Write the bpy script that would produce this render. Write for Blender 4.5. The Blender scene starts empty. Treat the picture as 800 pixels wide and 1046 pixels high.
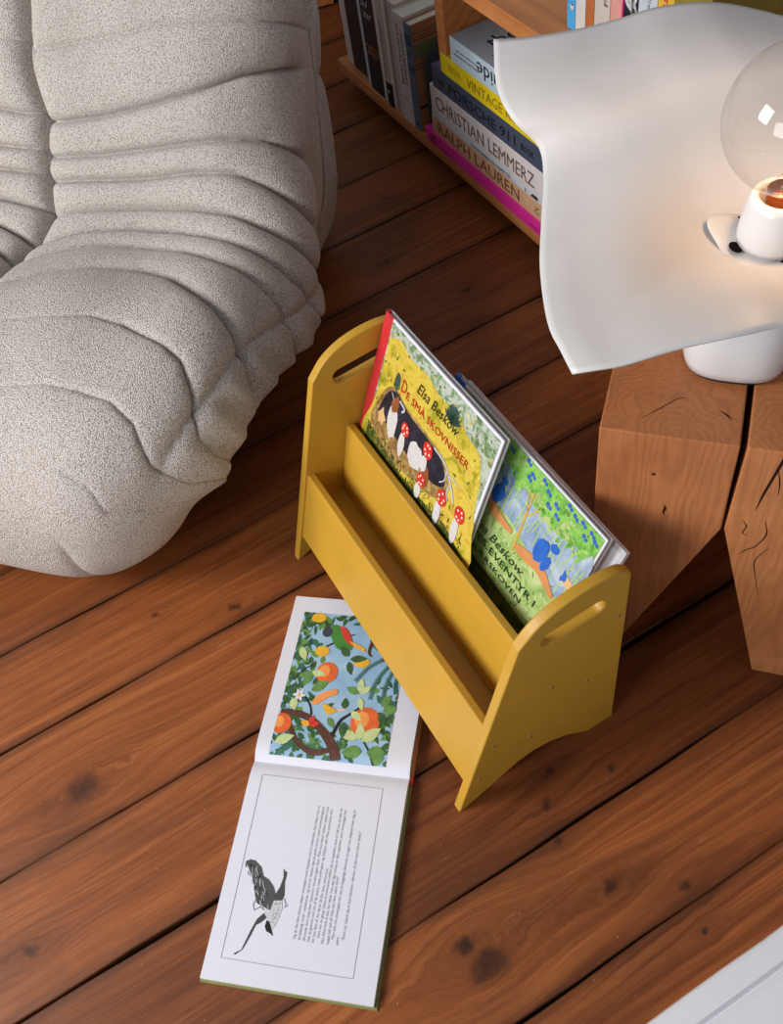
import bpy, bmesh, math, random
import numpy as np
from mathutils import Vector, Matrix

C = bpy.context.scene.collection
scene = bpy.context.scene
random.seed(7)

# ------------------------------------------------------------------ helpers
def lin(c):
    c = c / 255.0
    return c / 12.92 if c <= 0.04045 else ((c + 0.055) / 1.055) ** 2.4

def rgb(r, g, b):
    return (lin(r), lin(g), lin(b), 1.0)

class NT:
    """small wrapper for building node trees"""
    def __init__(s, name):
        s.m = bpy.data.materials.new(name)
        s.m.use_nodes = True
        s.t = s.m.node_tree
        s.t.nodes.clear()
        s.out = s.n('ShaderNodeOutputMaterial')
    def n(s, typ, **kw):
        nd = s.t.nodes.new(typ)
        for k, v in kw.items():
            if k.startswith('i_'):
                key = k[2:].replace('_', ' ')
                nd.inputs[key].default_value = v
            else:
                setattr(nd, k, v)
        return nd
    def l(s, a, b):
        s.t.links.new(a, b)
    def math(s, op, a, b=None, c=None, clamp=False):
        nd = s.t.nodes.new('ShaderNodeMath'); nd.operation = op; nd.use_clamp = clamp
        for i, x in enumerate((a, b, c)):
            if x is None: continue
            if isinstance(x, (int, float)): nd.inputs[i].default_value = x
            else: s.l(x, nd.inputs[i])
        return nd.outputs[0]
    def ramp(s, fac, stops, interp='LINEAR'):
        nd = s.t.nodes.new('ShaderNodeValToRGB'); cr = nd.color_ramp; cr.interpolation = interp
        while len(cr.elements) < len(stops): cr.elements.new(0.5)
        for e, (p, c) in zip(cr.elements, stops):
            e.position = p; e.color = c
        s.l(fac, nd.inputs['Fac'])
        return nd.outputs['Color']
    def mix(s, fac, a, b, mode='MIX'):
        nd = s.t.nodes.new('ShaderNodeMix'); nd.data_type = 'RGBA'; nd.blend_type = mode
        for key, x in ((0, fac), (6, a), (7, b)):
            if isinstance(x, (int, float, tuple)): nd.inputs[key].default_value = x
            else: s.l(x, nd.inputs[key])
        return nd.outputs[2]
    def principled(s, color, rough=0.5, bump=None, strength=0.2, dist=0.002, **kw):
        p = s.n('ShaderNodeBsdfPrincipled')
        for key, x in (('Base Color', color), ('Roughness', rough)):
            if isinstance(x, (int, float, tuple)): p.inputs[key].default_value = x
            else: s.l(x, p.inputs[key])
        for k, v in kw.items(): p.inputs[k.replace('_', ' ')].default_value = v
        if bump is not None:
            b = s.n('ShaderNodeBump'); b.inputs['Strength'].default_value = strength; b.inputs['Distance'].default_value = dist
            s.l(bump, b.inputs['Height']); s.l(b.outputs[0], p.inputs['Normal'])
        s.l(p.outputs[0], s.out.inputs[0])
        return p
    def coord(s, scale=(1, 1, 1), loc=(0, 0, 0), rot=(0, 0, 0), out='Object'):
        tc = s.n('ShaderNodeTexCoord'); mp = s.n('ShaderNodeMapping')
        mp.inputs['Scale'].default_value = scale; mp.inputs['Location'].default_value = loc; mp.inputs['Rotation'].default_value = rot
        s.l(tc.outputs[out], mp.inputs[0])
        return mp.outputs[0]
    def noise(s, vec, scale, detail=4, rough=0.55, dist=0.0):
        nd = s.n('ShaderNodeTexNoise'); nd.inputs['Scale'].default_value = scale; nd.inputs['Detail'].default_value = detail
        nd.inputs['Roughness'].default_value = rough; nd.inputs['Distortion'].default_value = dist
        s.l(vec, nd.inputs['Vector'])
        return nd.outputs['Fac']

_plain = {}
def plain(r, g, b, rough=0.55, spec=0.5, var=0.06, scale=60.0):
    """painted / printed surface: one colour with a faint mottling"""
    key = (r, g, b, rough, spec, var, scale)
    if key in _plain: return _plain[key]
    m = NT('print_%d_%d_%d' % (r, g, b))
    nz = m.noise(m.coord(), scale, 3)
    c = rgb(r, g, b)
    lo = tuple(max(0, x * (1 - var)) for x in c[:3]) + (1,); hi = tuple(min(1, x * (1 + var)) for x in c[:3]) + (1,)
    m.principled(m.ramp(nz, [(0.3, lo), (0.7, hi)]), rough, **{'Specular_IOR_Level': spec})
    _plain[key] = m.m
    return m.m

def text_mesh(s, shear=0.0, space=1.0):
    cu = bpy.data.curves.new('t', 'FONT'); cu.body = s; cu.resolution_u = 2; cu.shear = shear; cu.space_character = space
    ob = bpy.data.objects.new('t', cu); C.objects.link(ob)
    dg = bpy.context.evaluated_depsgraph_get(); me = ob.evaluated_get(dg).to_mesh()
    vs = [(v.co.x, v.co.y) for v in me.vertices]; fs = [tuple(p.vertices) for p in me.polygons]
    ob.evaluated_get(dg).to_mesh_clear(); bpy.data.objects.remove(ob); bpy.data.curves.remove(cu)
    return vs, fs

def shape_mesh(loops, thick, bevel=0.0, res=3):
    """flat outline (first loop) with holes, extruded to 'thick', as (verts, faces) in x,y with z from -t/2 to t/2"""
    cu = bpy.data.curves.new('s', 'CURVE'); cu.dimensions = '2D'; cu.fill_mode = 'BOTH'
    cu.extrude = max(0.0, thick / 2 - bevel); cu.bevel_depth = bevel; cu.bevel_resolution = res; cu.offset = -bevel
    for lp in loops:
        sp = cu.splines.new('POLY'); sp.points.add(len(lp) - 1); sp.use_cyclic_u = True
        for p, q in zip(sp.points, lp): p.co = (q[0], q[1], 0, 1)
    ob = bpy.data.objects.new('s', cu); C.objects.link(ob)
    dg = bpy.context.evaluated_depsgraph_get(); me = ob.evaluated_get(dg).to_mesh()
    vs = [tuple(v.co) for v in me.vertices]; fs = [tuple(p.vertices) for p in me.polygons]
    ob.evaluated_get(dg).to_mesh_clear(); bpy.data.objects.remove(ob); bpy.data.curves.remove(cu)
    return vs, fs

class MB:
    """collects shapes in world coordinates and links them as ONE mesh object"""
    def __init__(s): s.v = []; s.f = []; s.mi = []; s.sm = []; s.mats = []; s.attr = {}
    def _m(s, mat):
        if mat not in s.mats: s.mats.append(mat)
        return s.mats.index(mat)
    def add(s, vs, fs, mat, smooth=False):
        o = len(s.v); k = s._m(mat)
        s.v += [tuple(v) for v in vs]
        for f in fs: s.f.append(tuple(i + o for i in f)); s.mi.append(k); s.sm.append(smooth)
    def bm(s, b, mat, M=None, smooth=False):
        b.verts.index_update()
        vs = [(M @ v.co) if M is not None else v.co.copy() for v in b.verts]
        fs = [tuple(v.index for v in f.verts) for f in b.faces]
        s.add(vs, fs, mat, smooth); b.free()
    def box(s, lo, hi, mat, bevel=0.0, seg=2, M=None):
        b = bmesh.new(); bmesh.ops.create_cube(b, size=1)
        for v in b.verts:
            v.co = Vector([(lo[i] + hi[i]) / 2 + v.co[i] * (hi[i] - lo[i]) for i in range(3)])
        if bevel > 0:
            bmesh.ops.bevel(b, geom=list(b.edges), offset=bevel, segments=seg, affect='EDGES', profile=0.5)
        s.bm(b, mat, M)
    def hexa(s, pts, mat, bevel=0.0, seg=2):
        """8 corners: 0-3 one end loop, 4-7 the opposite loop"""
        b = bmesh.new(); vs = [b.verts.new(p) for p in pts]
        for f in ((0, 1, 2, 3), (7, 6, 5, 4), (0, 4, 5, 1), (1, 5, 6, 2), (2, 6, 7, 3), (3, 7, 4, 0)): b.faces.new([vs[i] for i in f])
        bmesh.ops.recalc_face_normals(b, faces=b.faces)
        if bevel > 0: bmesh.ops.bevel(b, geom=list(b.edges), offset=bevel, segments=seg, affect='EDGES', profile=0.5)
        s.bm(b, mat)
    def prism(s, loop, depth_vec, mat, bevel=0.0, seg=2):
        b = bmesh.new(); vs = [b.verts.new(p) for p in loop]; f = b.faces.new(vs)
        r = bmesh.ops.extrude_face_region(b, geom=[f])
        for e in r['geom']:
            if isinstance(e, bmesh.types.BMVert): e.co += Vector(depth_vec)
        bmesh.ops.recalc_face_normals(b, faces=b.faces)
        if bevel > 0: bmesh.ops.bevel(b, geom=list(b.edges), offset=bevel, segments=seg, affect='EDGES', profile=0.5)
        bmesh.ops.triangulate(b, faces=[f for f in b.faces if len(f.verts) > 4])
        s.bm(b, mat)
    def poly(s, pts, mat):
        b = bmesh.new(); f = b.faces.new([b.verts.new(p) for p in pts]); bmesh.ops.triangulate(b, faces=[f]); s.bm(b, mat)
    def tube(s, pts, rad, mat, n=10, cap=True):
        pts = [Vector(p) for p in pts]; rad = rad if hasattr(rad, '__len__') else [rad] * len(pts)
        vs = []; fs = []; up = None
        for i, p in enumerate(pts):
            t = (pts[min(i + 1, len(pts) - 1)] - pts[max(i - 1, 0)]).normalized()
            if up is None: up = t.orthogonal().normalized()
            up = (up - t * up.dot(t)).normalized(); sd = t.cross(up)
            for k in range(n):
                a = 2 * math.pi * k / n; vs.append(p + (up * math.cos(a) + sd * math.sin(a)) * rad[i])
        for i in range(len(pts) - 1):
            for k in range(n): fs.append((i * n + k, i * n + (k + 1) % n, (i + 1) * n + (k + 1) % n, (i + 1) * n + k))
        if cap: fs += [tuple(range(n))[::-1], tuple(range((len(pts) - 1) * n, len(pts) * n))]
        s.add(vs, fs, mat, True)
    def lathe(s, prof, center, mat, n=48, axis=(0, 0, 1), smooth=True):
        ax = Vector(axis).normalized(); e1 = ax.orthogonal().normalized(); e2 = ax.cross(e1); c = Vector(center); vs = []; fs = []
        for r, z in prof:
            for k in range(n):
                a = 2 * math.pi * k / n; vs.append(c + ax * z + (e1 * math.cos(a) + e2 * math.sin(a)) * max(r, 1e-5))
        for i in range(len(prof) - 1):
            for k in range(n): fs.append((i * n + k, i * n + (k + 1) % n, (i + 1) * n + (k + 1) % n, (i + 1) * n + k))
        s.add(vs, fs, mat, smooth)
    def grid(s, G, mat, smooth=True, flip=False):
        a, b = len(G), len(G[0]); vs = [p for row in G for p in row]
        fs = [(i * b + j, (i + 1) * b + j, (i + 1) * b + j + 1, i * b + j + 1) for i in range(a - 1) for j in range(b - 1)]
        if flip: fs = [f[::-1] for f in fs]
        s.add(vs, fs, mat, smooth)
    def text(s, string, org, right, up, w, h, mat, shear=0.0, space=1.0):
        """string fitted into w x h, lower left corner at org; w=None keeps its own proportions"""
        vs, fs = text_mesh(string, shear, space)
        x0 = min(v[0] for v in vs); x1 = max(v[0] for v in vs); y0 = min(v[1] for v in vs); y1 = max(v[1] for v in vs)
        sy = h / (y1 - y0); sx = sy if w is None else w / (x1 - x0)
        o = Vector(org); r = Vector(right).normalized(); u = Vector(up).normalized()
        s.add([o + r * ((x - x0) * sx) + u * ((y - y0) * sy) for x, y in vs], fs, mat)
    def shape(s, loops, thick, M, mat, bevel=0.0):
        vs, fs = shape_mesh(loops, thick, bevel)
        s.add([M @ Vector(v) for v in vs], fs, mat, False)
    def build(s, name, parent=None, kind=None, label=None, autosmooth=None):
        me = bpy.data.meshes.new(name); org = Vector((0, 0, 0))
        if parent is not None:
            p = parent
            while p is not None: org += p.location; p = p.parent
        elif s.v and kind != 'structure':
            lo = [min(v[i] for v in s.v) for i in range(3)]; hi = [max(v[i] for v in s.v) for i in range(3)]
            org = Vector(((lo[0] + hi[0]) / 2, (lo[1] + hi[1]) / 2, lo[2]))
        me.from_pydata([tuple(Vector(v) - org) for v in s.v], [], s.f)
        for m in s.mats: me.materials.append(m)
        me.polygons.foreach_set('material_index', s.mi); me.polygons.foreach_set('use_smooth', s.sm)
        me.validate(); me.update()
        o = bpy.data.objects.new(name, me); C.objects.link(o)
        if parent is not None: o.parent = parent
        else: o.location = org
        if kind: o['kind'] = kind
        if label: o['label'] = label
        return o

def thing(name, loc, label, cat, group=None):
    o = bpy.data.objects.new(name, None); o.empty_display_size = 0.05; C.objects.link(o); o.location = loc
    o['label'] = label; o['category'] = cat
    if group: o['group'] = group
    return o

def tag(o, label, cat, group=None):
    o['label'] = label; o['category'] = cat
    if group: o['group'] = group
    return o

# ------------------------------------------------------------------ materials
def wood_planks():
    m = NT('pine_floor')
    tc = m.n('ShaderNodeTexCoord'); sep = m.n('ShaderNodeSeparateXYZ'); m.l(tc.outputs['Object'], sep.inputs[0])
    at = m.n('ShaderNodeAttribute', attribute_name='plank'); ed = m.n('ShaderNodeAttribute', attribute_name='across')
    X, Y = sep.outputs[0], sep.outputs[1]; r = at.outputs['Fac']
    # knots push the grain aside and darken it
    knots = [(-.8644, .022, .011), (-.9237, -.0896, .007), (-.7188, -.2862, .030), (-.2269, .0763, .030), (-.2225, .2551, .014), (-.3018, .231, .010),
             (-.3499, .2501, .012), (-.3423, .3474, .008), (-.3824, .2732, .009), (-.1754, .3303, .010), (-.1227, .3186, .006), (-.261, .063, .016),
             (-1.42, .62, .012), (-1.60, .72, .010), (-1.08, .36, .008), (-.93, -.42, .012), (-.55, -.42, .012), (-1.25, .70, .012)]
    warp = None; dark = None
    jx = m.math('MULTIPLY', m.math('SUBTRACT', m.noise(m.coord(), 45.0, 3), 0.5), .022); jy = m.math('MULTIPLY', m.math('SUBTRACT', m.noise(m.coord(loc=(3, 3, 3)), 45.0, 3), 0.5), .03)
    Xj = m.math('ADD', X, jx); Yj = m.math('ADD', Y, jy)
    for kx, ky, kr in knots:
        dx = m.math('SUBTRACT', Xj, kx); dy = m.math('SUBTRACT', Yj, ky)
        d2 = m.math('ADD', m.math('POWER', m.math('DIVIDE', dx, kr * .62), 2.0), m.math('POWER', m.math('DIVIDE', dy, kr * .85), 2.0)); d2 = m.math('POWER', d2, 1.6)
        d2w = m.math('ADD', m.math('POWER', m.math('DIVIDE', dx, kr * 2.2), 2.0), m.math('POWER', m.math('DIVIDE', dy, kr * 4.5), 2.0))
        g = m.math('EXPONENT', m.math('MULTIPLY', d2, -1.0)); gw = m.math('EXPONENT', m.math('MULTIPLY', d2w, -1.0))
        w1 = m.math('MULTIPLY', m.math('MULTIPLY', gw, dx), -0.8)
        warp = w1 if warp is None else m.math('ADD', warp, w1)
        g = m.math('ADD', g, m.math('MULTIPLY', gw, 0.30))
        dark = g if dark is None else m.math('ADD', dark, g)
    Xw = m.math('ADD', X, warp)
    cx = m.n('ShaderNodeCombineXYZ'); m.l(Xw, cx.inputs[0]); m.l(m.math('MULTIPLY', Y, 0.07), cx.inputs[1]); m.l(m.math('MULTIPLY', r, 23.0), cx.inputs[2])
    v1 = cx.outputs[0]
    wob = m.noise(v1, 9.0, 3, 0.5)
    ph = m.math('ADD', m.math('MULTIPLY', Xw, 260.0), m.math('MULTIPLY', wob, 55.0))
    ph = m.math('ADD', ph, m.math('MULTIPLY', r, 40.0))
    rings = m.math('ADD', m.math('MULTIPLY', m.math('SINE', ph), 0.5), 0.5)
    rings = m.math('POWER', rings, 3.0)
    cx2 = m.n('ShaderNodeCombineXYZ'); m.l(Xw, cx2.inputs[0]); m.l(m.math('MULTIPLY', Y, 0.025), cx2.inputs[1]); m.l(r, cx2.inputs[2])
    streak = m.noise(cx2.outputs[0], 420.0, 3, 0.6)
    fine = m.noise(cx2.outputs[0], 90.0, 5, 0.6)
    blotch = m.noise(m.coord((1, .35, 1)), 7.0, 5, 0.6)
    base = m.ramp(m.math('ADD', m.math('MULTIPLY', fine, 0.6), m.math('MULTIPLY', streak, 0.4)),
                  [(0.28, rgb(108, 58, 28)), (0.50, rgb(148, 84, 42)), (0.72, rgb(178, 110, 60))])
    cath = m.ramp(m.noise(m.coord((1, .22, 1)), 6.0, 2), [(.48, (.10, .10, .10, 1)), (.66, (.62, .62, .62, 1))])
    base = m.mix(m.math('MULTIPLY', rings, cath), base, rgb(96, 46, 20))
    tone = m.ramp(r, [(0.0, rgb(205, 195, 188)), (0.5, rgb(232, 226, 220)), (1.0, rgb(255, 250, 246))])
    base = m.mix(1.0, base, tone, 'MULTIPLY')
    base = m.mix(m.ramp(blotch, [(0.50, (0, 0, 0, 1)), (0.70, (0.55, 0.55, 0.55, 1))]), base, rgb(74, 40, 22))
    base = m.mix(m.math('MULTIPLY', dark, 0.62, clamp=True), base, rgb(46, 25, 15))
    # grime collected along the joints, and pale scuffs
    edge = m.math('MULTIPLY', m.math('ABSOLUTE', m.math('SUBTRACT', ed.outputs['Fac'], 0.5)), 2.0)
    edn = m.math('ADD', edge, m.math('MULTIPLY', m.math('SUBTRACT', m.noise(m.coord((1, .4, 1)), 18.0, 4), 0.5), 0.22))
    base = m.mix(m.ramp(edn, [(0.80, (0, 0, 0, 1)), (1.0, (0.70, 0.70, 0.70, 1))]), base, rgb(62, 33, 18))
    scr = m.noise(m.coord((1, .12, 1), rot=(0, 0, .35)), 130.0, 2, 0.4)
    base = m.mix(m.ramp(scr, [(0.72, (0, 0, 0, 1)), (0.80, (0.22, 0.22, 0.22, 1))]), base, rgb(190, 140, 105))
    spk = m.noise(m.coord(), 260.0, 1, 0.4)
    base = m.mix(m.ramp(spk, [(0.80, (0, 0, 0, 1)), (0.83, (0.7, 0.7, 0.7, 1))]), base, rgb(214, 192, 172))
    rough = m.ramp(m.math('ADD', m.math('MULTIPLY', blotch, 0.5), m.math('MULTIPLY', streak, 0.5)), [(0.3, (0.36, 0.36, 0.36, 1)), (0.7, (0.56, 0.56, 0.56, 1))])
    m.principled(base, rough, bump=m.math('ADD', m.math('MULTIPLY', rings, -0.4), streak), strength=0.10, dist=0.0015, Specular_IOR_Level=0.30)
    return m.m

def solid_wood(name, light, mid, dark, pith=(0, 0), ring=260.0, axis='Z', rough=0.5, mixf=0.38, wobble=0.045):
    """wood as a solid: growth rings around a pith line"""
    m = NT(name)
    tc = m.n('ShaderNodeTexCoord'); sep = m.n('ShaderNodeSeparateXYZ'); m.l(tc.outputs['Object'], sep.inputs[0])
    a, b, c = {'Z': (0, 1, 2), 'X': (1, 2, 0)}[axis]
    A = m.math('SUBTRACT', sep.outputs[a], pith[0]); B = m.math('SUBTRACT', sep.outputs[b], pith[1])
    sc = {'Z': (1, 1, .18), 'X': (.12, 1, 1)}[axis]
    wob = m.noise(m.coord(sc), 14.0, 3, 0.5)
    rad = m.math('SQRT', m.math('ADD', m.math('MULTIPLY', A, A), m.math('MULTIPLY', B, B)))
    ph = m.math('MULTIPLY', m.math('ADD', rad, m.math('MULTIPLY', wob, wobble)), ring * 2.2)
    rg = m.math('POWER', m.math('ADD', m.math('MULTIPLY', m.math('SINE', ph), 0.5), 0.5), 1.6)
    sc2 = {'Z': (1, 1, .03), 'X': (.03, 1, 1)}[axis]
    st = m.noise(m.coord(sc2), 260.0, 3, 0.6)
    bl = m.noise(m.coord(), 9.0, 4, 0.6)
    col = m.ramp(m.math('ADD', m.math('MULTIPLY', bl, 0.65), m.math('MULTIPLY', st, 0.35)), [(0.33, mid), (0.66, light)])
    col = m.mix(m.math('MULTIPLY', rg, mixf), col, dark)
    m.principled(col, rough, bump=m.math('ADD', st, m.math('MULTIPLY', rg, 0.5)), strength=0.12, dist=0.001)
    return m.m

def boucle():
    m = NT('boucle_fabric')
    vec = m.coord()
    vo = m.n('ShaderNodeTexVoronoi', feature='F1'); vo.inputs['Scale'].default_value = 520.0; m.l(vec, vo.inputs['Vector'])
    nz = m.noise(vec, 650.0, 3, 0.6); big = m.noise(vec, 6.0, 3)
    h = m.math('ADD', m.math('MULTIPLY', vo.outputs['Distance'], -1.0), m.math('MULTIPLY', nz, 0.9))
    col = m.ramp(m.math('ADD', m.math('MULTIPLY', vo.outputs['Distance'], 0.8), m.math('MULTIPLY', nz, 0.5)),
                 [(0.28, rgb(240, 235, 230)), (0.55, rgb(224, 217, 210)), (0.85, rgb(164, 152, 143))])
    col = m.mix(m.ramp(big, [(0.35, (0, 0, 0, 1)), (0.75, (0.25, 0.25, 0.25, 1))]), col, rgb(176, 165, 155))
    m.principled(col, 0.95, bump=h, strength=0.75, dist=0.003, **{'Sheen_Weight': 0.15, 'Specular_IOR_Level': 0.15})
    return m.m

def paint(name, r, g, b, rough=0.42, speck=0.05):
    m = NT(name); vec = m.coord()
    n1 = m.noise(vec, 900.0, 2); n2 = m.noise(vec, 12.0, 3)
    c = rgb(r, g, b)
    col = m.ramp(n2, [(0.3, tuple(x * (1 - speck) for x in c[:3]) + (1,)), (0.7, tuple(min(1, x * (1 + speck)) for x in c[:3]) + (1,))])
    m.principled(col, rough, bump=n1, strength=0.08, dist=0.0006)
    return m.m

def watercolour(name, stops, scale=40.0, detail=6, rough=0.35, vor=0.0, distort=0.6, rot=(0, 0, 0), sc=(1, 1, 1)):
    """printed foliage, moss, sky: patches of printed colour"""
    m = NT(name); vec = m.coord(sc, rot=rot)
    nz = m.noise(vec, scale, detail, 0.68, distort)
    f = nz
    if vor > 0:
        vo = m.n('ShaderNodeTexVoronoi', feature='F1'); vo.inputs['Scale'].default_value = scale * 5; m.l(vec, vo.inputs['Vector'])
        f = m.math('ADD', m.math('MULTIPLY', nz, 1 - vor), m.math('MULTIPLY', vo.outputs['Distance'], vor))
    m.principled(m.ramp(f, stops), rough)
    return m.m

def pages(name='page_edges'):
    m = NT(name); tc = m.coord((1, 1, 1))
    w = m.n('ShaderNodeTexNoise'); w.inputs['Scale'].default_value = 900.0; m.l(tc, w.inputs['Vector'])
    m.principled(m.ramp(w.outputs['Fac'], [(0.3, rgb(205, 196, 180)), (0.7, rgb(236, 229, 216))]), 0.8)
    return m.m

FLOOR = wood_planks()
MUSTARD = paint('mustard_paint', 196, 150, 48)
FABRIC = boucle()
SHELFWOOD = solid_wood('shelf_wood', rgb(205, 137, 82), rgb(186, 116, 64), rgb(150, 84, 42), pith=(0.4, -0.3), ring=120, axis='X', rough=0.45)
WHITE = paint('white_trim_paint', 226, 227, 232, 0.5, 0.015)
PAGE = pages()
PAPER = plain(220, 220, 230, 0.65, 0.3, 0.01)
INK = plain(28, 26, 28, 0.6, 0.3)
GAPDARK = plain(22, 15, 11, 0.95, 0.1)
# ------------------------------------------------------------------ setting: floor, white ledge
joints = [-3.10, -2.93, -2.76, -2.59, -2.42, -2.25, -2.065, -1.885, -1.697, -1.532, -1.351, -1.150, -.998, -.838, -.657, -.4755, -.311, -.1556, -.005]
gapw = [.0022] * len(joints); gapw[9] = .0034; gapw[10] = .0032; gapw[15] = .0046; gapw[14] = .0022; gapw[7] = .0036; gapw[13] = .0032
Y0, Y1 = -1.6, 1.9
fl = MB(); pl = []; ac = []
rr = random.Random(11)
for i in range(len(joints) - 1):
    a = joints[i] + gapw[i] / 2; b = joints[i + 1] - gapw[i + 1] / 2; r = rr.random()
    if i == 10: r = .25
    if i == 13: r = .85
    if i == 14: r = .75
    if i == 12: r = .8
    n = 70; bv = .0015
    xs = [(a, -.012, 0.0), (a, -bv, 0.0), (a + bv, 0, .02), ((a + b) / 2, 0, .5), (b - bv, 0, .98), (b, -bv, 1.0), (b, -.012, 1.0)]
    G = []
    for k in range(n + 1):
        y = Y0 + (Y1 - Y0) * k / n
        ja = .0012 * math.sin(9.1 * y + i * 2.3) + .0008 * math.sin(27 * y + i); jb = .0012 * math.sin(8.3 * y + (i + 1) * 1.7) + .0008 * math.sin(31 * y + i)
        row = []
        for j, (x, z, t) in enumerate(xs):
            row.append((x + (ja if j < 3 else jb if j > 3 else 0), y, z)); pl.append(r); ac.append(t)
        G.append(row)
    fl.grid(G, FLOOR, smooth=False, flip=True)
fl.add([(-3.1, Y0, -.011), (0, Y0, -.011), (0, Y1, -.011), (-3.1, Y1, -.011)], [(0, 1, 2, 3)], GAPDARK); pl += [0] * 4; ac += [.5] * 4
floor = fl.build('floor', kind='structure')
for nm, data in (('plank', pl), ('across', ac)):
    a = floor.data.attributes.new(nm, 'FLOAT', 'POINT'); a.data.foreach_set('value', data)

# white moulded ledge at the lower right
b = MB()
prof = [(-.079, -.004), (-.079, .030), (-.077, .036), (-.073, .039), (-.050, .040), (-.0475, .037), (-.0465, .0345), (-.045, .0335), (-.043, .0345), (-.042, .041), (-.036, .046), (-.004, .052), (.03, .056), (.10, .058), (.50, .058), (.50, -.004)]
G = [[(x + (.0006 * math.sin(40 * y) if k < 4 else 0), y, z) for k, (x, z) in enumerate(prof)] for y in np.linspace(Y0, Y1, 60)]
b.grid(G, WHITE, smooth=False, flip=True)
base = b.build('baseboard_right', kind='structure')

# ------------------------------------------------------------------ sofa
SP0=np.array([-.93,-.10,0.]);SS=np.array([-.6899,-.7239,0.]);ST=np.array([-.7239,.6899,0.])
S_FAR=.735
CTRL=[(.16,.02),(.064,.036),(.002,.086),(-.022,.17),(-.008,.28),(.065,.362),(.18,.388),(.29,.383),(.39,.352),(.48,.335),(.545,.352),(.60,.41),(.64,.47),(.68,.535),(.73,.605),(.79,.66),(.86,.69),(.93,.668),(.98,.58),(1.0,.42),(.99,.22),(.965,.07),(.90,.012),(.70,.003),(.45,.003),(.25,.005),(.16,.02)]
def s_edge(v):
    v=np.minimum(v,3.0); vf=np.minimum(v,v[-1]-v)
    a=np.clip((v-.85)/.35,0,1);a=a*a*(3-2*a)
    b=np.clip((v-1.7)/.3,0,1);b=b*b*(3-2*b)
    return -.167+.06*a+.02*b-.022*np.exp(-((v-.82)/.2)**2)+.128*np.exp(-(vf/.33)**2)
def catmull(P,n=40):
    P=np.array(P,float);P=np.vstack([2*P[0]-P[1],P,2*P[-1]-P[-2]]);out=[]
    for i in range(1,len(P)-2):
        t=np.linspace(0,1,n,endpoint=False)[:,None]
        a,b,c,d=P[i-1],P[i],P[i+1],P[i+2]
        out.append(.5*((2*b)+(c-a)*t+(2*a-5*b+4*c-d)*t*t+(3*b-a-3*c+d)*t**3))
    out.append(P[-2][None]);return np.vstack(out)
def profile(NV):
    c=catmull(CTRL);L=np.r_[0,np.cumsum(np.hypot(*np.diff(c,axis=0).T))]
    v=np.linspace(0,L[-1],NV);p=np.stack([np.interp(v,L,c[:,0]),np.interp(v,L,c[:,1])],1)
    k=np.ones(25)/25
    t=np.gradient(p,axis=0);ts=np.stack([np.convolve(np.pad(t[:,i],12,'edge'),k,'valid') for i in (0,1)],1)
    ts/=np.linalg.norm(ts,axis=1)[:,None]
    n=np.stack([-ts[:,1],ts[:,0]],1)   # outward (left of travel going front->top->back)
    return v,p,n
def roll_radius(v,vmax):
    v=np.minimum(v,vmax-v)
    return .125+.165*np.exp(-((v-.2)/np.where(v<.2,.12,.22))**2)


# quilting lines of the cover: (distance across, distance along the profile), depth, softness
PLEATS = [
    ([(-.2, .36), (-.036, .383), (-.02, .424), (.024, .449), (.10, .452)], .003, .020, .05),
    ([(-.16, .43), (-.104, .459), (-.092, .481), (-.072, .52), (-.032, .547), (.024, .557), (.072, .562), (.2, .545)], .006, .022, .12),
    ([(-.2, .50), (-.164, .522), (-.136, .584), (-.104, .63), (-.072, .65), (.004, .682), (.052, .687), (.108, .674), (.2, .66)], .009, .020, .08),
    ([(-.26, .62), (-.172, .701), (-.116, .741), (-.072, .767), (-.012, .809), (.048, .831), (.112, .826), (.168, .804), (.212, .778), (.27, .758)], .020, .016, 9),
    ([(-.26, .79), (-.192, .826), (-.128, .846), (-.072, .861), (.008, .895), (.08, .905), (.148, .902), (.208, .878), (.26, .851)], .018, .013, 9),
    ([(-.26, .895), (-.196, .902), (-.172, .90), (-.1, .915), (-.032, .932), (.04, .946), (.112, .949), (.18, .937), (.268, .905)], .018, .013, 9),
    ([(-.26, .96), (-.208, .966), (-.1, .971), (-.04, .981), (.02, .986), (.1, .986), (.188, .978), (.272, .966)], .018, .014, 9),
    ([(-.26, 1.01), (-.2, 1.018), (-.116, 1.032), (-.052, 1.042), (.02, 1.04), (.096, 1.03), (.168, 1.025), (.264, 1.02)], .018, .014, 9),
    ([(-.26, 1.075), (-.18, 1.086), (-.108, 1.094), (-.036, 1.091), (.02, 1.084), (.096, 1.074), (.184, 1.062), (.26, 1.057)], .018, .015, 9),
    ([(-.26, 1.185), (-.16, 1.190), (-.116, 1.187), (-.072, 1.182), (.012, 1.157), (.088, 1.138), (.16, 1.123), (.244, 1.111)], .020, .018, 9),
    ([(-.26, 1.27), (.016, 1.255), (.064, 1.248), (.164, 1.231), (.272, 1.216)], .007, .018, 9),
    ([(-.26, 1.42), (.27, 1.40)], .015, .025, 9),
    ([(-.26, 1.66), (.27, 1.66)], .014, .03, 9),
    ([(-.26, 1.88), (.27, 1.88)], .014, .03, 9),
]
SEAM = .283

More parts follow.
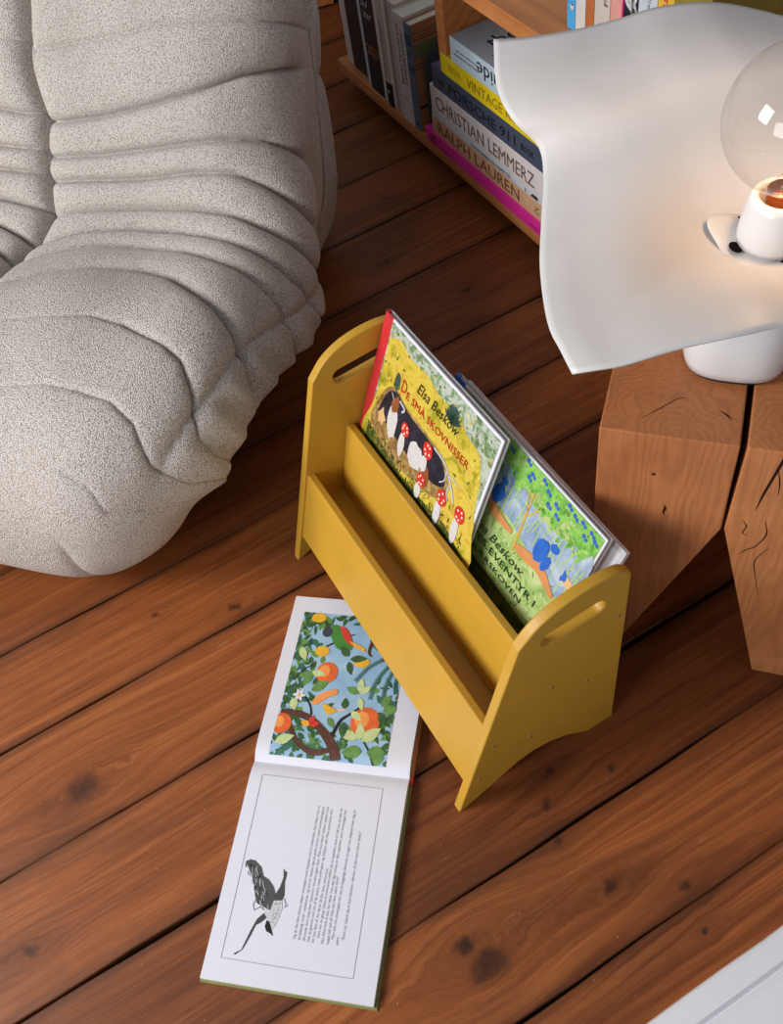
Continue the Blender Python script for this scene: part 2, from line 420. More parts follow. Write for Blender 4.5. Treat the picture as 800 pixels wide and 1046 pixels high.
def build_sofa():
    NV = 1700
    v, p, n = profile(NV)
    spine = catmull([(.17, .165), (.35, .18), (.62, .17), (.77, .22), (.83, .36), (.86, .50)], 20)
    ker = np.hanning(241); ker /= ker.sum()
    sm = lambda a: np.convolve(np.pad(a, 120, 'wrap'), ker, 'valid')
    j = np.argmin((p[:, 0:1] - spine[None, :, 0]) ** 2 + (p[:, 1:2] - spine[None, :, 1]) ** 2, axis=1)
    tgt = np.stack([sm(sm(spine[j, 0])), sm(sm(spine[j, 1]))], 1)
    inw = tgt - p; reach = np.linalg.norm(inw, axis=1); inw = inw / reach[:, None]
    R = sm(np.minimum(roll_radius(v, v[-1]), reach * .93)); S0 = s_edge(v) + R; S1 = np.full(NV, S_FAR) - R
    phis = np.linspace(math.pi / 2, 0, 90)[:-1]; fl_ = np.linspace(0, 1, 190)
    P = []; W = []
    def ring(s, d, ca, sa, w):
        q = p + inw * d[:, None]
        pos = SP0 + SS * s[:, None] + ST * q[:, 0:1] + np.array([0, 0, 1.]) * q[:, 1:2]
        N = SS * (sa * np.ones(NV))[:, None] + ST * (n[:, 0] * ca)[:, None] + np.array([0, 0, 1.]) * (n[:, 1] * ca)[:, None]
        # quilting
        h = np.zeros(NV); wm = w if np.isscalar(w) else w
        wm = np.where(wm > SEAM, 2 * SEAM - wm, wm)
        shift = np.where(w > SEAM, .012, 0)
        side = np.interp(v, [.35, .45, .59, .9, .97, 1.05, 1.15, 1.5, 1.9], [-.10, -.115, -.155, -.222, -.232, -.228, -.196, -.19, -.19])
        past = np.clip((side - wm) / .03, 0, 1)
        for pts, A, sg, fade in PLEATS:
            pts = np.array(pts); vk = np.interp(wm, pts[:, 0], pts[:, 1]) + shift
            a = A * (1 - .5 * past) * np.exp(-np.clip(wm, 0, None) / fade if fade < 5 else 0 * wm)
            e_ = v - vk; h -= a * (.72 * np.exp(-np.abs(e_) / sg) + .85 * np.exp(-np.abs(e_) / .0032))
        sd = np.abs(w - SEAM - .014 * np.clip((v - 1.0) / .25, 0, 1) - .005 * np.sin(38 * v))
        h -= (.016 + .030 * np.clip((v - .55) / .25, 0, 1) * np.clip((1.9 - v) / .5, 0, 1)) * (.75 * np.exp(-(sd / .014)) + .45 * np.exp(-(sd / .004)))
        win = np.clip((v - .42) / .1, 0, 1) * np.clip((1.6 - v) / .3, 0, 1)
        h -= .011 * win * np.exp(-np.abs(wm - side) / .010)
        # gathers past the side seam, soft unevenness everywhere
        h += past * win * .004 * np.sin(v * 75 + 3 * np.sin(9 * v)) + .014 * np.clip((v - .5) / .3, 0, 1)
        h += .003 * np.sin(17 * v + 9 * w) + .0025 * np.sin(29 * w - 11 * v)
        # front corner tuck
        h -= .007 * np.exp(-np.abs(wm - (.055 + .10 * np.clip((.30 - v), 0, .2))) / .013) * np.clip((.34 - v) / .06, 0, 1) * np.clip((v - .13) / .04, 0, 1)
        ground = np.clip((p[:, 1] - .01) / .09, 0, 1) * np.where(v > 2.3, 0, 1)
        pos = pos + N * (h * ground)[:, None]
        return pos
    for ph in phis: P.append(ring(S0 - R * math.sin(ph), R * (1 - math.cos(ph)), math.cos(ph), -math.sin(ph), S0 - R * ph))
    for t in fl_:
        s = S0 + (S1 - S0) * t; P.append(ring(s, 0 * R, 1.0, 0.0, s))
    for ph in phis[::-1]: P.append(ring(S1 + R * math.sin(ph), R * (1 - math.cos(ph)), math.cos(ph), math.sin(ph), S1 + R * ph))
    # close both ends with cushioned caps that shrink onto a spine line
    def cap(edge, sgn):
        out = []
        loc = edge - SP0; tt = loc @ ST; zz = loc[:, 2]; ss_ = loc @ SS
        tgt_t = tgt[:, 0]; tgt_z = tgt[:, 1]
        for k in (.2, .4, .6, .8, 1.0):
            t2 = tt + (tgt_t - tt) * k; z2 = zz + (tgt_z - zz) * k; s2 = ss_ + (ss_.mean() - ss_) * k + sgn * .012 * math.sin(k * math.pi / 2)
            out.append(SP0 + SS * s2[:, None] + ST * t2[:, None] + np.array([0, 0, 1.]) * z2[:, None])
        jj = np.argmin((tgt[:, 0:1] - spine[None, :, 0]) ** 2 + (tgt[:, 1:2] - spine[None, :, 1]) ** 2, axis=1)
        out.append(SP0 + SS * s2[:, None] + ST * spine[jj, 0:1] + np.array([0, 0, 1.]) * spine[jj, 1:2])
        return out
    P = cap(P[0], -1)[::-1] + P + cap(P[-1], 1)
    P = np.array(P); P[:, :, 2] = np.maximum(P[:, :, 2], 0.002)
    P = np.concatenate([P, P[:, :1]], axis=1)      # close the underside
    return P

SG = build_sofa()
b = MB(); b.grid([[tuple(q) for q in row] for row in SG], FABRIC, smooth=True)
sofa = tag(b.build('lounge_chair'), 'low pale grey boucle lounge chair with deep gathered pleats', 'armchair')

# ------------------------------------------------------------------ mustard book rack
rack = thing('book_rack', (-.65, .27, 0), 'small mustard yellow wooden book rack holding two picture books', 'book rack')
XN, XF, TH = -.402, -.898, .014          # outer face of the near end panel, outer face of the far one
def arc_top():
    ctrl = [(.249, .346), (.272, .370), (.300, .3845), (.330, .390), (.360, .3895), (.383, .383), (.3955, .370)]
    return [tuple(q) for q in catmull(ctrl, 5)]
outline = [(.145, 0)] + arc_top() + [(.3955, .345), (.3940, 0), (.352, 0), (.345, .006), (.320, .030), (.292, .046), (.265, .0515), (.240, .047), (.204, .027), (.175, .011), (.153, 0)]
def slot():
    pts = []
    for k in range(13):
        a = -math.pi / 2 + math.pi * k / 12; pts.append((.350 + .0125 * math.cos(a), .337 + .0125 * math.sin(a)))
    for k in range(13):
        a = math.pi / 2 + math.pi * k / 12; pts.append((.291 + .0125 * math.cos(a), .334 + .0125 * math.sin(a)))
    return pts
SCREW = plain(178, 120, 76, 0.3, 0.8)
SCREWDARK = plain(70, 45, 28, 0.6)
screw_at = [(.3838, .2896), (.2927, .2097), (.3453, .1669), (.2077, .1445), (.2602, .1050), (.1811, .0664)]
for xo, sg in ((XF, -1), (XN, 1)):
    xc = xo - sg * TH / 2
    M = Matrix(((0, 0, 1, xc), (1, 0, 0, 0), (0, 1, 0, 0), (0, 0, 0, 1)))
    b = MB(); b.shape([outline, slot()], TH, M, MUSTARD, bevel=.0022)
    side = b.build('side_panel', rack)
    for y, z in screw_at:
        s_ = MB(); s_.lathe([(0, .0008), (.0026, .0008), (.0034, .0002), (.0034, -.002)], (xo, y, z), SCREW, 14, axis=(sg, 0, 0))
        s_.box((xo + sg * .0006 - .0004, y - .002, z - .0004), (xo + sg * .0006 + .0004, y + .002, z + .0004), SCREWDARK)
        s_.build('screw', side, label='copper coloured screw head')
xa, xb = XF + TH, XN - TH
def slat(name, y0, z0, y1, z1, th, bev=.002):
    """board along the rack; (y0,z0) bottom and (y1,z1) top of its front face"""
    d = Vector((0, y1 - y0, z1 - z0)).normalized(); nrm = Vector((0, d.z, -d.y)) * th
    e = .0015
    pts = []
    for x in (xa - e, xb + e):
        A = Vector((x, y0, z0)); B = Vector((x, y1, z1)); pts += [A, B, B + nrm, A + nrm]
    b = MB(); b.hexa([pts[i] for i in range(8)], MUSTARD, bev); return b.build(name, rack)
slat('front_slat', .1650, .0500, .2035, .1790, .012)
slat('middle_slat', .2500, .1180, .2810, .2390, .012)
slat('back_slat', .3760, .1760, .3820, .2560, .010)
def shelf_board(name, ya, za, yb, zb, th):
    pts = []
    for x in (xa - .0015, xb + .0015):
        pts += [Vector((x, ya, za)), Vector((x, yb, zb)), Vector((x, yb, zb - th)), Vector((x, ya, za - th))]
    b = MB(); b.hexa(pts, MUSTARD, .0012); b.build(name, rack)
shelf_board('trough_floor', .1900, .1120, .2560, .1120, .010)
shelf_board('trough_floor', .2760, .1740, .3740, .1740, .010)

# ------------------------------------------------------------------ the two picture books standing in the rack
def leaning_book(loc_name, x0, width, top, bvec, height, th, spine_mat, back_mat, label, art):
    """hard-cover book with its spine at x0 (left); 'top' = (y, z) of the upper front edge"""
    bu = Vector((0, bvec[0], bvec[1])).normalized(); nr = Vector((0, -bu.z, bu.y))        # outward (towards the viewer)
    O = Vector((x0, top[0], top[1])); bot = O - bu * height
    root = thing('picture_book', (x0 + width / 2, bot.y, bot.z), label, 'book', 'picture books in the rack')
    R = Vector((1, 0, 0)); cv = .0028
    def P(a, u, d): return O + R * a + bu * u + nr * d
    def board(mb, a0, a1, u0, u1, d0, d1, mat, bev=.0006):
        mb.hexa([P(a0, u0, d0), P(a1, u0, d0), P(a1, u1, d0), P(a0, u1, d0), P(a0, u0, d1), P(a1, u0, d1), P(a1, u1, d1), P(a0, u1, d1)], mat, bev, 1)
    f = MB(); art(f, P, board, width, height, cv); f.build('front_cover', root)
    k = MB(); board(k, {'a': -.0145, 'b': -.014}.get(loc_name, 0), width, -height, 0, -th, -th + cv, back_mat); k.build('back_cover', root)
    g = MB(); board(g, {'a': -.0125, 'b': -.012}.get(loc_name, .002), width - .004, -height + .003, -.003, -th + cv, -cv, PAGE, .0003); g.build('page_block', root)
    # rounded spine
    so = {'a': -.0145, 'b': -.014}.get(loc_name, 0)
    s_ = MB(); n_ = 8; lo = []; hi = []
    for i in range(n_ + 1):
        a = math.pi * i / n_; d = -th / 2 + th / 2 * math.cos(a); o = so - .004 * math.sin(a)
        lo.append(P(o, -height, d)); hi.append(P(o, 0, d))
    lo += [P(so + .0018, -height, -th), P(so + .0018, -height, 0)]; hi += [P(so + .0018, 0, -th), P(so + .0018, 0, 0)]
    m_ = len(lo); s_.add(lo + hi, [(i, (i + 1) % m_, m_ + (i + 1) % m_, m_ + i) for i in range(m_)] + [tuple(range(m_))[::-1], tuple(range(m_, 2 * m_))], spine_mat)
    s_.build('spine', root)
    return root

def blob(cx, cy, rx, ry, n=18, jit=0.0, rot=0.0, seed=0):
    q = random.Random(seed); out = []
    for k in range(n):
        a = 2 * math.pi * k / n; s_ = 1 + jit * (q.random() - .5) * 2
        x, y = rx * math.cos(a) * s_, ry * math.sin(a) * s_
        out.append((cx + x * math.cos(rot) - y * math.sin(rot), cy + x * math.sin(rot) + y * math.cos(rot)))
    return out
def leaf(x, y, L, w, a):
    pts = []
    for k in range(7): t = k / 6; pts.append((t * L, w * math.sin(math.pi * t ** .8)))
    for k in range(5, 0, -1): t = k / 6; pts.append((t * L, -w * math.sin(math.pi * t ** .8)))
    return [(x + px * math.cos(a) - py * math.sin(a), y + px * math.sin(a) + py * math.cos(a)) for px, py in pts]
def band(pts, ws):
    """variable-width stroke as a list of quads"""
    pts = [Vector((p[0], p[1])) for p in pts]; L = []; Rr = []
    ws = ws if hasattr(ws, '__len__') else [ws] * len(pts)
    for i, p in enumerate(pts):
        t = (pts[min(i + 1, len(pts) - 1)] - pts[max(i - 1, 0)]); t = t.normalized(); n = Vector((-t.y, t.x)) * ws[i] / 2
        L.append(p + n); Rr.append(p - n)
    return [[tuple(L[i]), tuple(L[i + 1]), tuple(Rr[i + 1]), tuple(Rr[i])] for i in range(len(pts) - 1)]
def smooth2(pts, n=5): return [tuple(q) for q in catmull(pts, n)]

GREYEDGE = plain(200, 200, 206, .4)
MOSS = watercolour('printed_moss_meadow', [(.30, rgb(92, 112, 38)), (.42, rgb(176, 160, 44)), (.52, rgb(214, 190, 74)), (.62, rgb(196, 158, 58)), (.74, rgb(160, 170, 70))], 26, 7, .3)
HEATH = watercolour('printed_lichen_edge', [(.30, rgb(56, 82, 52)), (.45, rgb(112, 138, 92)), (.56, rgb(190, 196, 186)), (.66, rgb(136, 158, 110)), (.78, rgb(72, 104, 64))], 60, 7, .3)
CAVE = watercolour('printed_cave_shadow', [(.35, rgb(24, 24, 34)), (.6, rgb(42, 42, 56)), (.8, rgb(70, 64, 60))], 30, 4, .3)
EARTH = watercolour('printed_bare_earth', [(.30, rgb(84, 66, 44)), (.5, rgb(150, 118, 70)), (.7, rgb(198, 168, 100))], 70, 5, .3)
UNDERGROWTH = watercolour('printed_dark_undergrowth', [(.32, rgb(26, 36, 16)), (.5, rgb(66, 84, 32)), (.62, rgb(112, 92, 42)), (.75, rgb(40, 40, 20))], 90, 6, .3)
REDCAP = plain(206, 52, 40, .3, .5, .12); CAPDOT = plain(244, 232, 214, .3); STEM = plain(206, 202, 200, .3, .5, .10, 200)
TITLE_RED = plain(190, 46, 34, .3); TITLE_BLACK = plain(52, 50, 34, .3); BRANCH = plain(196, 198, 204, .3)
SPRUCE = plain(52, 80, 70, .3, .5, .2); BEIGE = plain(214, 176, 120, .3); BROWNP = plain(140, 78, 44, .3, .5, .15)

def art_meadow(mb, P, board, W, H, cv):
    board(mb, 0, W, -H, 0, -cv, 0, PAPER, .0006)
    def put(pts, mat, lay): mb.poly([P(x, y, .00025 + .00015 * lay) for x, y in pts], mat)
    m = .004
    board(mb, -.0145, .0045, -H, 0, -cv, .0002, plain(200, 46, 52, .35), .0006)
    put([(.0048, -m), (W - m, -m), (W - m, -H + m), (.0008, -H + m)], HEATH, 0)
    put(smooth2([(.0065, -.028), (.03, -.016), (.06, -.024), (.10, -.022), (.135, -.030), (.17, -.026), (.20, -.040), (.228, -.045), (.245, -.075), (.252, -.115), (.262, -.150), (.258, -.215), (.0065, -.215), (.0065, -.12)], 4), MOSS, 1)
    put(blob(.165, -.033, .012, .013, 9, .35, 0, 3), SPRUCE, 2)
    for k in range(9): put(leaf(.166, -.046, .022, .0035, .5 + k * .27), SPRUCE, 3)
    put(blob(.045, -.075, .006, .014, 9, .4, 0, 5), SPRUCE, 2)
    put(smooth2([(.004, -.155), (.015, -.118), (.030, -.090), (.048, -.082), (.066, -.088), (.085, -.092), (.112, -.092), (.140, -.095), (.172, -.099), (.188, -.112), (.197, -.130), (.190, -.152), (.165, -.168), (.10, -.182), (.05, -.190), (.012, -.192)], 4), EARTH, 2)
    put(smooth2([(.018, -.140), (.030, -.100), (.050, -.086), (.070, -.092), (.090, -.096), (.115, -.097), (.140, -.099), (.168, -.104), (.184, -.118), (.188, -.134), (.168, -.146), (.140, -.148), (.10, -.150), (.06, -.146)], 4), CAVE, 3)
    put([(.004, -.168), (.05, -.180), (.10, -.188), (.16, -.186), (.21, -.180), (.262, -.196), (.262, -H + m), (.004, -H + m)], UNDERGROWTH, 4)
    q = random.Random(77)
    for k in range(170):
        x = .01 + q.random() * .245; y = -.012 - q.random() * .165
        if -.165 < y < -.085 and .02 < x < .19: continue
        if -.082 < y < -.038 and .05 < x < .22: continue
        put(leaf(x, y, .004 + q.random() * .005, .0008 + q.random() * .0012, q.random() * 6.3), (plain(150, 140, 40, .3), plain(226, 206, 110, .3), plain(96, 116, 56, .3), plain(206, 170, 80, .3), plain(120, 92, 40, .3))[k % 5], 3)
    for k in range(120):
        x = .006 + q.random() * .25; y = -.172 - q.random() * .025
        put(leaf(x, y, .006 + q.random() * .006, .0012, .6 + q.random() * 2), (plain(110, 120, 50, .3), plain(60, 70, 30, .3), plain(160, 130, 60, .3))[k % 3], 5)
    # bare twigs in front of the hollow
    for st, w in (([(.150, -.099), (.176, -.102), (.190, -.112), (.203, -.124), (.214, -.140)], .0028), ([(.190, -.112), (.200, -.110), (.214, -.112)], .0018), ([(.199, -.120), (.197, -.135), (.202, -.146)], .0018), ([(.185, -.108), (.186, -.124), (.178, -.134)], .0016), ([(.040, -.092), (.048, -.102), (.046, -.116)], .0014), ([(.060, -.092), (.074, -.096), (.070, -.104)], .003)):
        for qd in band(smooth2(st, 4), w): put(qd, BRANCH, 6)
    # clumps of toadstools, some tall stumps and stones between them
    put(blob(.055, -.132, .012, .026, 16, .12, .1, 21), STEM, 5); put(leaf(.050, -.118, .032, .0085, 1.35), BROWNP, 6)
    put(blob(.030, -.140, .009, .012, 12, .3, 0, 22), BEIGE, 5); put(blob(.118, -.140, .017, .021, 16, .12, .2, 23), STEM, 5)
    put(blob(.150, -.150, .007, .016, 12, .1, .1, 26), BROWNP, 5)
    for i, (x, y, rx, ry, sh) in enumerate(((.0866, -.120, .0095, .0105, .026), (.1406, -.112, .0105, .0125, .018), (.1438, -.160, .0095, .0105, .016), (.1916, -.150, .0105, .0125, .026), (.2317, -.144, .0105, .0125, .030))):
        put(blob(x - .001, y - ry - sh * .55, .0072, sh * .75, 14, .10, .08, 30 + i), STEM, 7)
        put(blob(x, y, rx, ry, 18, .03, .25, i), REDCAP, 8)
        for j in range(5):
            a = j * 2.4 + i; put(blob(x + rx * .55 * math.cos(a), y + ry * .6 * math.sin(a), .0016, .0018, 8), CAPDOT, 9)
    mb.text('Elsa Beskow', P(.0885, -.0555, .0014), (1, 0, 0), P(0, 1, 0) - P(0, 0, 0), .096, .0150, TITLE_BLACK, shear=.25)
    mb.text('D', P(.0565, -.0770, .0014), (1, 0, 0), P(0, 1, 0) - P(0, 0, 0), .0115, .0185, TITLE_RED)
    mb.text('E SM\u00c5 SKOVNISSER', P(.0705, -.0795, .0014), (1, 0, 0), P(0, 1, 0) - P(0, 0, 0), .1480, .0150, TITLE_RED)

BUSH = watercolour('printed_berry_bush', [(.30, rgb(58, 118, 44)), (.45, rgb(110, 176, 70)), (.58, rgb(150, 200, 96)), (.72, rgb(84, 146, 58))], 70, 6, .3)
FOG = watercolour('printed_blue_forest', [(.30, rgb(104, 130, 166)), (.5, rgb(146, 166, 192)), (.7, rgb(186, 198, 208))], 30, 4, .3)
GRASS = watercolour('printed_soft_grass', [(.30, rgb(112, 152, 70)), (.5, rgb(168, 190, 116)), (.7, rgb(198, 206, 150))], 40, 5, .3)
BERRY = plain(54, 100, 184, .3, .5, .15); TWIGY = plain(198, 200, 108, .3); TWIGG = plain(166, 196, 120, .3)
CLOTHBLUE = plain(38, 100, 190, .3, .5, .12); LOGTAN = plain(206, 138, 82, .3, .5, .12); TITLE_GREEN = plain(34, 52, 34, .3); AMBER = plain(206, 164, 62, .3)
def art_forest(mb, P, board, W, H, cv):
    board(mb, 0, W, -H, 0, -cv, 0, PAPER, .0006)
    def put(pts, mat, lay): mb.poly([P(x, y, .00025 + .00015 * lay) for x, y in pts], mat)
    m = .003
    put([(.0088, -m), (W - m, -m), (W - m, -H + m), (.0088, -H + m)], GRASS, 0)
    board(mb, -.014, .0085, -H, 0, -cv, .0003, CLOTHBLUE, .0006)
    put(smooth2([(.03, -.060), (.07, -.030), (.11, -.026), (.15, -.034), (.20, -.050), (.25, -.046), (W - m, -.030), (W - m, -.108), (.25, -.112), (.20, -.098), (.15, -.088), (.08, -.090), (.03, -.10)], 4), FOG, 1)
    q = random.Random(4)
    for k in range(30):
        x = .045 + k * .0083 + q.random() * .004; l = .028 + q.random() * .035; y = -.045 - q.random() * .012 - l
        for qd in band([(x, y), (x + (q.random() - .4) * .012, y + l)], .0013 + q.random() * .0012): put(qd, TWIGG, 2)
        if k % 2:
            for qd in band([(x, y + l * .5), (x + .008, y + l * .8)], .0010): put(qd, TWIGG, 2)
    for st, w in (([(.1889, -.1200), (.186, -.090), (.183, -.060), (.181, -.031)], [.0030, .0036, .0030, .0014]), ([(.184, -.066), (.194, -.052), (.198, -.040)], .0020), ([(.184, -.058), (.176, -.046), (.174, -.036)], .0018)):
        for qd in band(smooth2(st, 4), w if not isinstance(w, list) else np.interp(np.linspace(0, 1, 4 * (len(st) - 1) + 1), np.linspace(0, 1, len(w)), w)): put(qd, AMBER, 5)
    put([(.0088, -m)] + [(W - m, -m), (W - m, -.034)] + [(W - m - .004 - k * .0125, -.030 - (.013 if k % 2 else 0) - .010 * math.sin(k * 1.3)) for k in range(20)] + [(.0088, -.058)], BUSH, 4)
    for k in range(110):
        x = .03 + q.random() * .255; y = -.006 - q.random() * .044; put(leaf(x, y, .009, .0026, q.random() * 6.3), BUSH if k % 3 else TWIGG, 5)
    for i, (x, y) in enumerate(((.1517, -.006), (.1655, -.0153), (.1968, -.0149), (.2151, -.0193), (.2586, -.0083), (.2751, -.0092), (.0354, -.007), (.1001, -.009), (.245, -.010), (.162, -.022), (.205, -.028), (.060, -.012), (.085, -.016), (.232, -.006), (.268, -.020), (.185, -.008), (.284, -.014), (.12, -.012), (.222, -.030))):
        put(blob(x, y, .0030, .0030, 12), BERRY, 7); put(blob(x + .0052, y - .002, .0025, .0026, 12), BERRY, 7)
    # fallen trunks and blue flower clumps in the glade
    for i, pts in enumerate(([(.1130, -.080), (.1300, -.096), (.150, -.100), (.1763, -.1010)], [(.1900, -.110), (.2080, -.108), (.2350, -.104), (.2560, -.112), (.2724, -.1200)])):
        sp = smooth2(pts, 5); n_ = len(sp)
        for qd in band(sp, [.006 + .010 * math.sin(math.pi * (j / (n_ - 1)) ** .7) for j in range(n_)]): put(qd, LOGTAN, 6)
    for x, y, rx, ry in ((.1312, -.0746, .0105, .0150), (.2262, -.0836, .0115, .0175), (.1330, -.0545, .0065, .0045), (.2430, -.0655, .0075, .0060), (.2410, -.092, .006, .012)):
        put(blob(x, y, rx, ry, 16, .10, -.2, int(x * 999)), CLOTHBLUE, 7)
    put(blob(.279, -.085, .012, .007, 10, .3, 0, 8), BEIGE, 6); put(blob(.272, -.083, .005, .008, 9, .4, 0, 9), CLOTHBLUE, 7)
    for k in range(140):
        x = .03 + q.random() * .26; y = -.105 - q.random() * .07
        put(leaf(x, y, .005 + q.random() * .005, .0009, q.random() * 6.3), (plain(140, 172, 90, .3), plain(208, 216, 164, .3), plain(104, 140, 66, .3))[k % 3], 3)
    put([(.024, -.178), (.10, -.176), (.18, -.180), (W - m, -.186), (W - m, -H + m), (.024, -H + m)], UNDERGROWTH, 3)
    up = P(0, 1, 0) - P(0, 0, 0)
    mb.text('Elsa Beskow', P(.1110, -.1370, .0015), (1, 0, 0), up, .108, .0120, TITLE_GREEN, shear=.25)
    mb.text('PUTTES EVENTYR I', P(.0800, -.1530, .0015), (1, 0, 0), up, .1750, .0098, TITLE_GREEN)
    mb.text('BL\u00c5B\u00c6RSKOVEN', P(.0980, -.1685, .0015), (1, 0, 0), up, .1370, .0102, TITLE_GREEN)

leaning_book('a', -.8645, .2585, (.3715, .4085), (.38, .925), .255, .010, plain(196, 44, 50, .35), GREYEDGE,
             'yellow and green picture book with red spine, front one in the rack', art_meadow)
leaning_book('b', -.7470, .2970, (.4010, .3690), (.47, .883), .212, .010, plain(50, 120, 200, .35), GREYEDGE,
             'green picture book with blue berries and blue spine, behind the red-spined one', art_forest)
# white book right behind, its right end showing
def art_white(mb, P, board, W, H, cv):
    board(mb, 0, W, -H, 0, -cv, 0, GREYEDGE, .0006)
    mb.poly([P(.006, -.006, .0004), P(W - .006, -.006, .0004), P(W - .006, -H + .006, .0004), P(.006, -H + .006, .0004)], PAPER)
leaning_book('c', -.7560, .3220, (.4155, .3500), (.47, .883), .192, .006, PAPER, PAPER,
             'plain white book tucked behind the green berry picture book', art_white)
# ------------------------------------------------------------------ open picture book on the floor
OB = Vector((-.6135, -.0585, 0)); OU = Vector((.7705, -.6374, 0)); OW = Vector((.6374, .7705, 0))
OU.normalize(); OW.normalize()
book_o = thing('picture_book', (-.54, .03, 0), 'white picture book lying open on the floor, fruit tree picture and text page', 'book')
def hpage(l):
    """page height above the floor at distance l from the fold (l < 0: picture half)"""
    a = abs(l)
    if l < 0: return .0075 + .0165 * (1 - math.exp(-a / .012)) * math.exp(-a / .13) + .0015
    return .0075 + .0085 * (1 - math.exp(-a / .010)) * math.exp(-a / .16) + .002
def OP(l, w, e=0.0): return OB + OU * l + OW * w + Vector((0, 0, hpage(l) + e))
COVERC = plain(214, 136, 84, .5); COVERRED = plain(206, 74, 40, .5); COVERGREEN = plain(120, 124, 70, .5)
LENU, LENL, WID = .2665, .2795, .2200
b = MB()
b.hexa([OB + OU * (-LENU - .006) + OW * -.002 + Vector((0, 0, 0)), OB + OU * -.004 + OW * -.002, OB + OU * -.004 + OW * (WID + .004), OB + OU * (-LENU - .006) + OW * (WID + .004)] +
       [OB + OU * (-LENU - .006) + OW * -.002 + Vector((0, 0, .0028)), OB + OU * -.004 + OW * -.002 + Vector((0, 0, .0028)), OB + OU * -.004 + OW * (WID + .004) + Vector((0, 0, .0028)), OB + OU * (-LENU - .006) + OW * (WID + .004) + Vector((0, 0, .0028))], COVERC, .0006, 1)
b.build('front_cover', book_o)
b = MB()
z3 = Vector((0, 0, .0028))
q4 = [OB + OU * .004 + OW * -.002, OB + OU * (LENL + .003) + OW * -.002, OB + OU * (LENL + .003) + OW * (WID + .004), OB + OU * .004 + OW * (WID + .004)]
b.hexa(q4 + [p + z3 for p in q4], COVERGREEN, .0006, 1); b.build('back_cover', book_o)
b = MB(); q4 = [OB + OU * -.006 + OW * -.002, OB + OU * .006 + OW * -.002, OB + OU * .006 + OW * (WID + .0045), OB + OU * -.006 + OW * (WID + .0045)]
b.hexa(q4 + [p + Vector((0, 0, .0075)) for p in q4], COVERRED, .0006, 1); b.build('spine', book_o)

SKYP = watercolour('printed_blue_sky', [(.3, rgb(134, 174, 208)), (.7, rgb(168, 200, 224))], 20, 3, .35)
LEAFD = plain(62, 96, 52, .35, .5, .25, 120); LEAFM = plain(104, 146, 76, .35, .5, .2, 120); LEAFL = plain(196, 212, 150, .35, .5, .12, 120); FERN = plain(62, 108, 92, .35, .5, .2)
ORANGE = plain(226, 104, 52, .35, .5, .14, 50); ORHI = plain(240, 156, 84, .35); LEMON = plain(232, 178, 50, .35, .5, .1, 60); BARK = plain(92, 60, 48, .35, .5, .25, 150); BARKD = plain(46, 34, 34, .35)
PARG = plain(74, 134, 58, .35); PARR = plain(214, 66, 54, .35); PARY = plain(238, 176, 60, .35); PARB = plain(66, 68, 76, .35); SKIN = plain(240, 190, 160, .35)
def page(l0, l1, name, draw):
    n = 44; mb = MB(); G = [[tuple(OP(l0 + (l1 - l0) * i / n, WID * j / 12)) for j in range(13)] for i in range(n + 1)]
    mb.grid(G, PAPER, smooth=True)
    # edges of the leaves, down to the cover board
    for wv in (0.0, WID):
        E = [[tuple(OP(l0 + (l1 - l0) * i / n, wv)), tuple(OB + OU * (l0 + (l1 - l0) * i / n) + OW * wv + Vector((0, 0, .0028)))] for i in range(n + 1)]
        mb.grid(E, PAGE, smooth=False, flip=(wv == 0))
    le = l0 if abs(l0) > abs(l1) else l1
    E = [[tuple(OP(le, WID * j / 12)), tuple(OB + OU * le + OW * (WID * j / 12) + Vector((0, 0, .0028)))] for j in range(13)]
    mb.grid(E, PAGE, smooth=False, flip=(le > 0))
    draw(mb); return mb.build(name, book_o)

